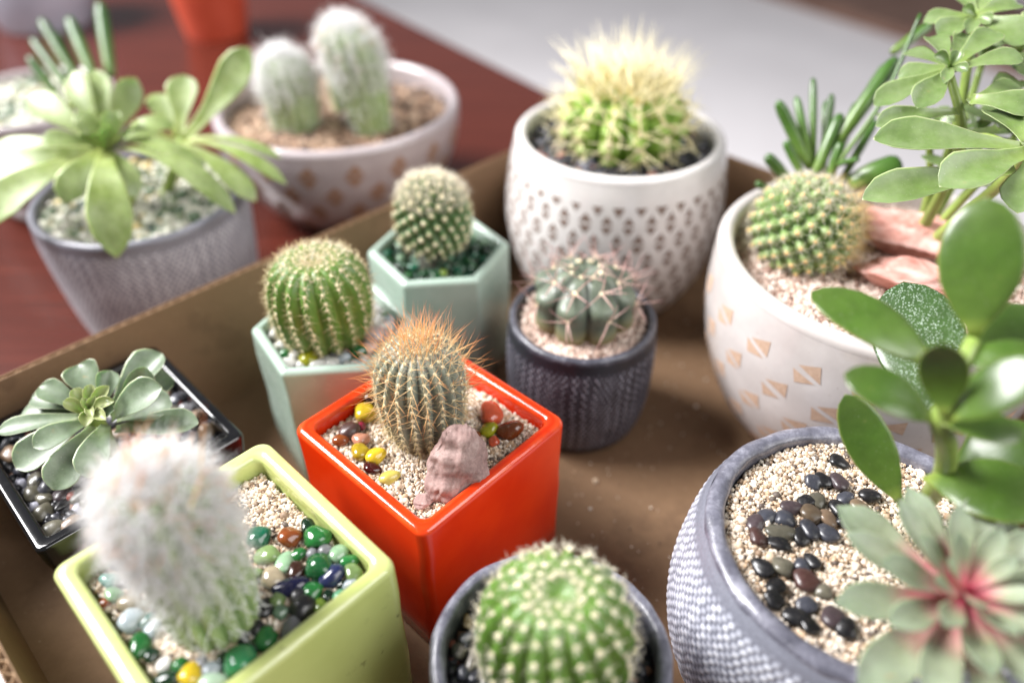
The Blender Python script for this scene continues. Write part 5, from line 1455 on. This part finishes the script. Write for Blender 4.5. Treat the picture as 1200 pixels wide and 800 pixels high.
rock('rock', (.1900, .2960, .1040), (.0250, .0150, .0095), -.35, M['pinkrock'], 'pale pink banded rock in front, in the wide white bowl', 13, 16)

pebbles(PEB_R, .0822, 'on the sand of the large grey knit pot', .55, 1.14)
pebbles(PEB_G, .0812, 'in the right half of the lime green pot', .7)
pebbles(PEB_G2, .0812, 'around the woolly cactus in the lime green pot', .7)
pebbles(PEB_O, .0742, 'on the sand of the orange square pot', .75)
pebbles(PEB_M, .0745, 'around the barrel cactus in the front mint pot', .8)
pebbles(PEB_B, .0675, 'beside the dotted cactus in the front grey pot', .7)
pebbles(PEB_D, .0675, 'under the pink-spined cactus in the charcoal pot', .7)

pts = fill_pts(in_poly(4, .0375, 0), BX, BY, .055, .0032, mound(.0515, .0006), 2)
grains('gravel', pts, .0023, M['darkgravel'], 'fine dark gravel under the pebbles of the black square pot', 'gravel')
pts = np.concatenate([fill_pts(in_poly(6, .0282, math.radians(6)), -.0405, .3615, .035, .0026, mound(.0718, .0005), 2)])
grains('gravel', pts, .0019, M['greengravel'], 'fine green gravel under the pebbles of the rear mint pot', 'gravel')
pts = fill_pts(in_poly(6, .0282, math.radians(5)), -.087, .2925, .035, .0026, mound(.0728, .0005), 2)
grains('gravel', pts, .0019, M['whitegravel'], 'fine white gravel in the front mint pot', 'gravel')
pts = fill_pts(in_circle(.0335), FX, FY, .035, .0030, mound(.0660, .0005), 2)
grains('gravel', pts, .0021, M['darkgravel'], 'fine dark gravel in the front grey pot', 'gravel')

def scatter(inside, cx, cy, half, n, amin, amax, z, cols, where, flat=.65, avoid=(), layers=1, sep=1.5):
    pts = []
    for k in range(n * 40):
        p = rng.uniform(-half, half, 2); a = rng.uniform(amin, amax)
        if not inside(p[None])[0]: continue
        if any(math.hypot(p[0] + cx - x, p[1] + cy - y) < r for x, y, r in avoid): continue
        if any(math.hypot(p[0] - q[0], p[1] - q[1]) < sep * (a + q[2]) / 2 for q in pts): continue
        pts.append((p[0], p[1], a))
        if len(pts) >= n: break
    for (x, y, a) in pts:
        b = a * rng.uniform(.62, .9); col = cols[int(rng.integers(len(cols)))]
        pebble(x + cx, y + cy, z + rng.uniform(0, .0012), a, b, b * flat, rng.uniform(0, 360), col, 'smooth %s pebble %s' % (CNAME[col], where), 'pebbles ' + where)

mix = ['slate', 'black', 'plum', 'olive', 'stone', 'brown', 'grey', 'slate', 'tan', 'black', 'olive']
scatter(in_poly(4, .0365, 0), BX, BY, .052, 95, .0034, .0052, .0530, mix, 'in the black square pot')
scatter(in_poly(6, .0272, math.radians(6)), -.0405, .3615, .035, 44, .0026, .0040, .0752, ['dkgreen', 'green2', 'teal', 'green', 'dkgreen', 'greygreen', 'teal', 'green2', 'lime', 'palegreen'], 'around the round cactus in the rear mint pot', avoid=((-.0425, .3615, .0165),))
scatter(in_poly(6, .0272, math.radians(5)), -.087, .2925, .035, 14, .0024, .0036, .0742, ['white', 'white', 'white', 'pinkwhite', 'paleblue', 'green'], 'behind the barrel cactus in the front mint pot', avoid=((-.0905, .2925, .019),) + tuple((x, y, .004) for x, y, *_ in PEB_M))
scatter(in_circle(.0325), FX, FY, .034, 12, .0026, .0042, .0672, ['slate', 'stone', 'black', 'grey', 'plum'], 'round the rim inside the front grey pot', avoid=((FX, FY, .0235),) + tuple((x, y, .0045) for x, y, *_ in PEB_B))
scatter(in_poly(4, .0325, A_SQ), GX, GY, .048, 12, .0024, .0036, .0815, ['dkgreen', 'black', 'greygreen', 'olivegreen', 'dkbrown', 'slate'], 'among the larger pebbles of the lime green pot', avoid=((-.0965, .1375, .014), (-.0955, .1870, .030)) + tuple((x, y, .0042) for x, y, *_ in PEB_G + PEB_G2))

# grit spilled on the tray floor
P = rng.uniform([-.03, .16], [.16, .40], (420, 2))
ok = np.ones(len(P), bool)
for x, y, r in ((OX, OY, .058), (DX, DY, .039), (FX, FY, .040), (RX, RY, .063), (WX, WY, .07), (-.0405, .3615, .04), (TX, TY, .06)): ok &= np.hypot(P[:, 0] - x, P[:, 1] - y) > r
P = P[ok]
grains('spilled_grit', np.c_[P, np.full(len(P), .0004)], .0005, M['sand'], 'scattered pale grit on the cardboard tray floor', 'grit')
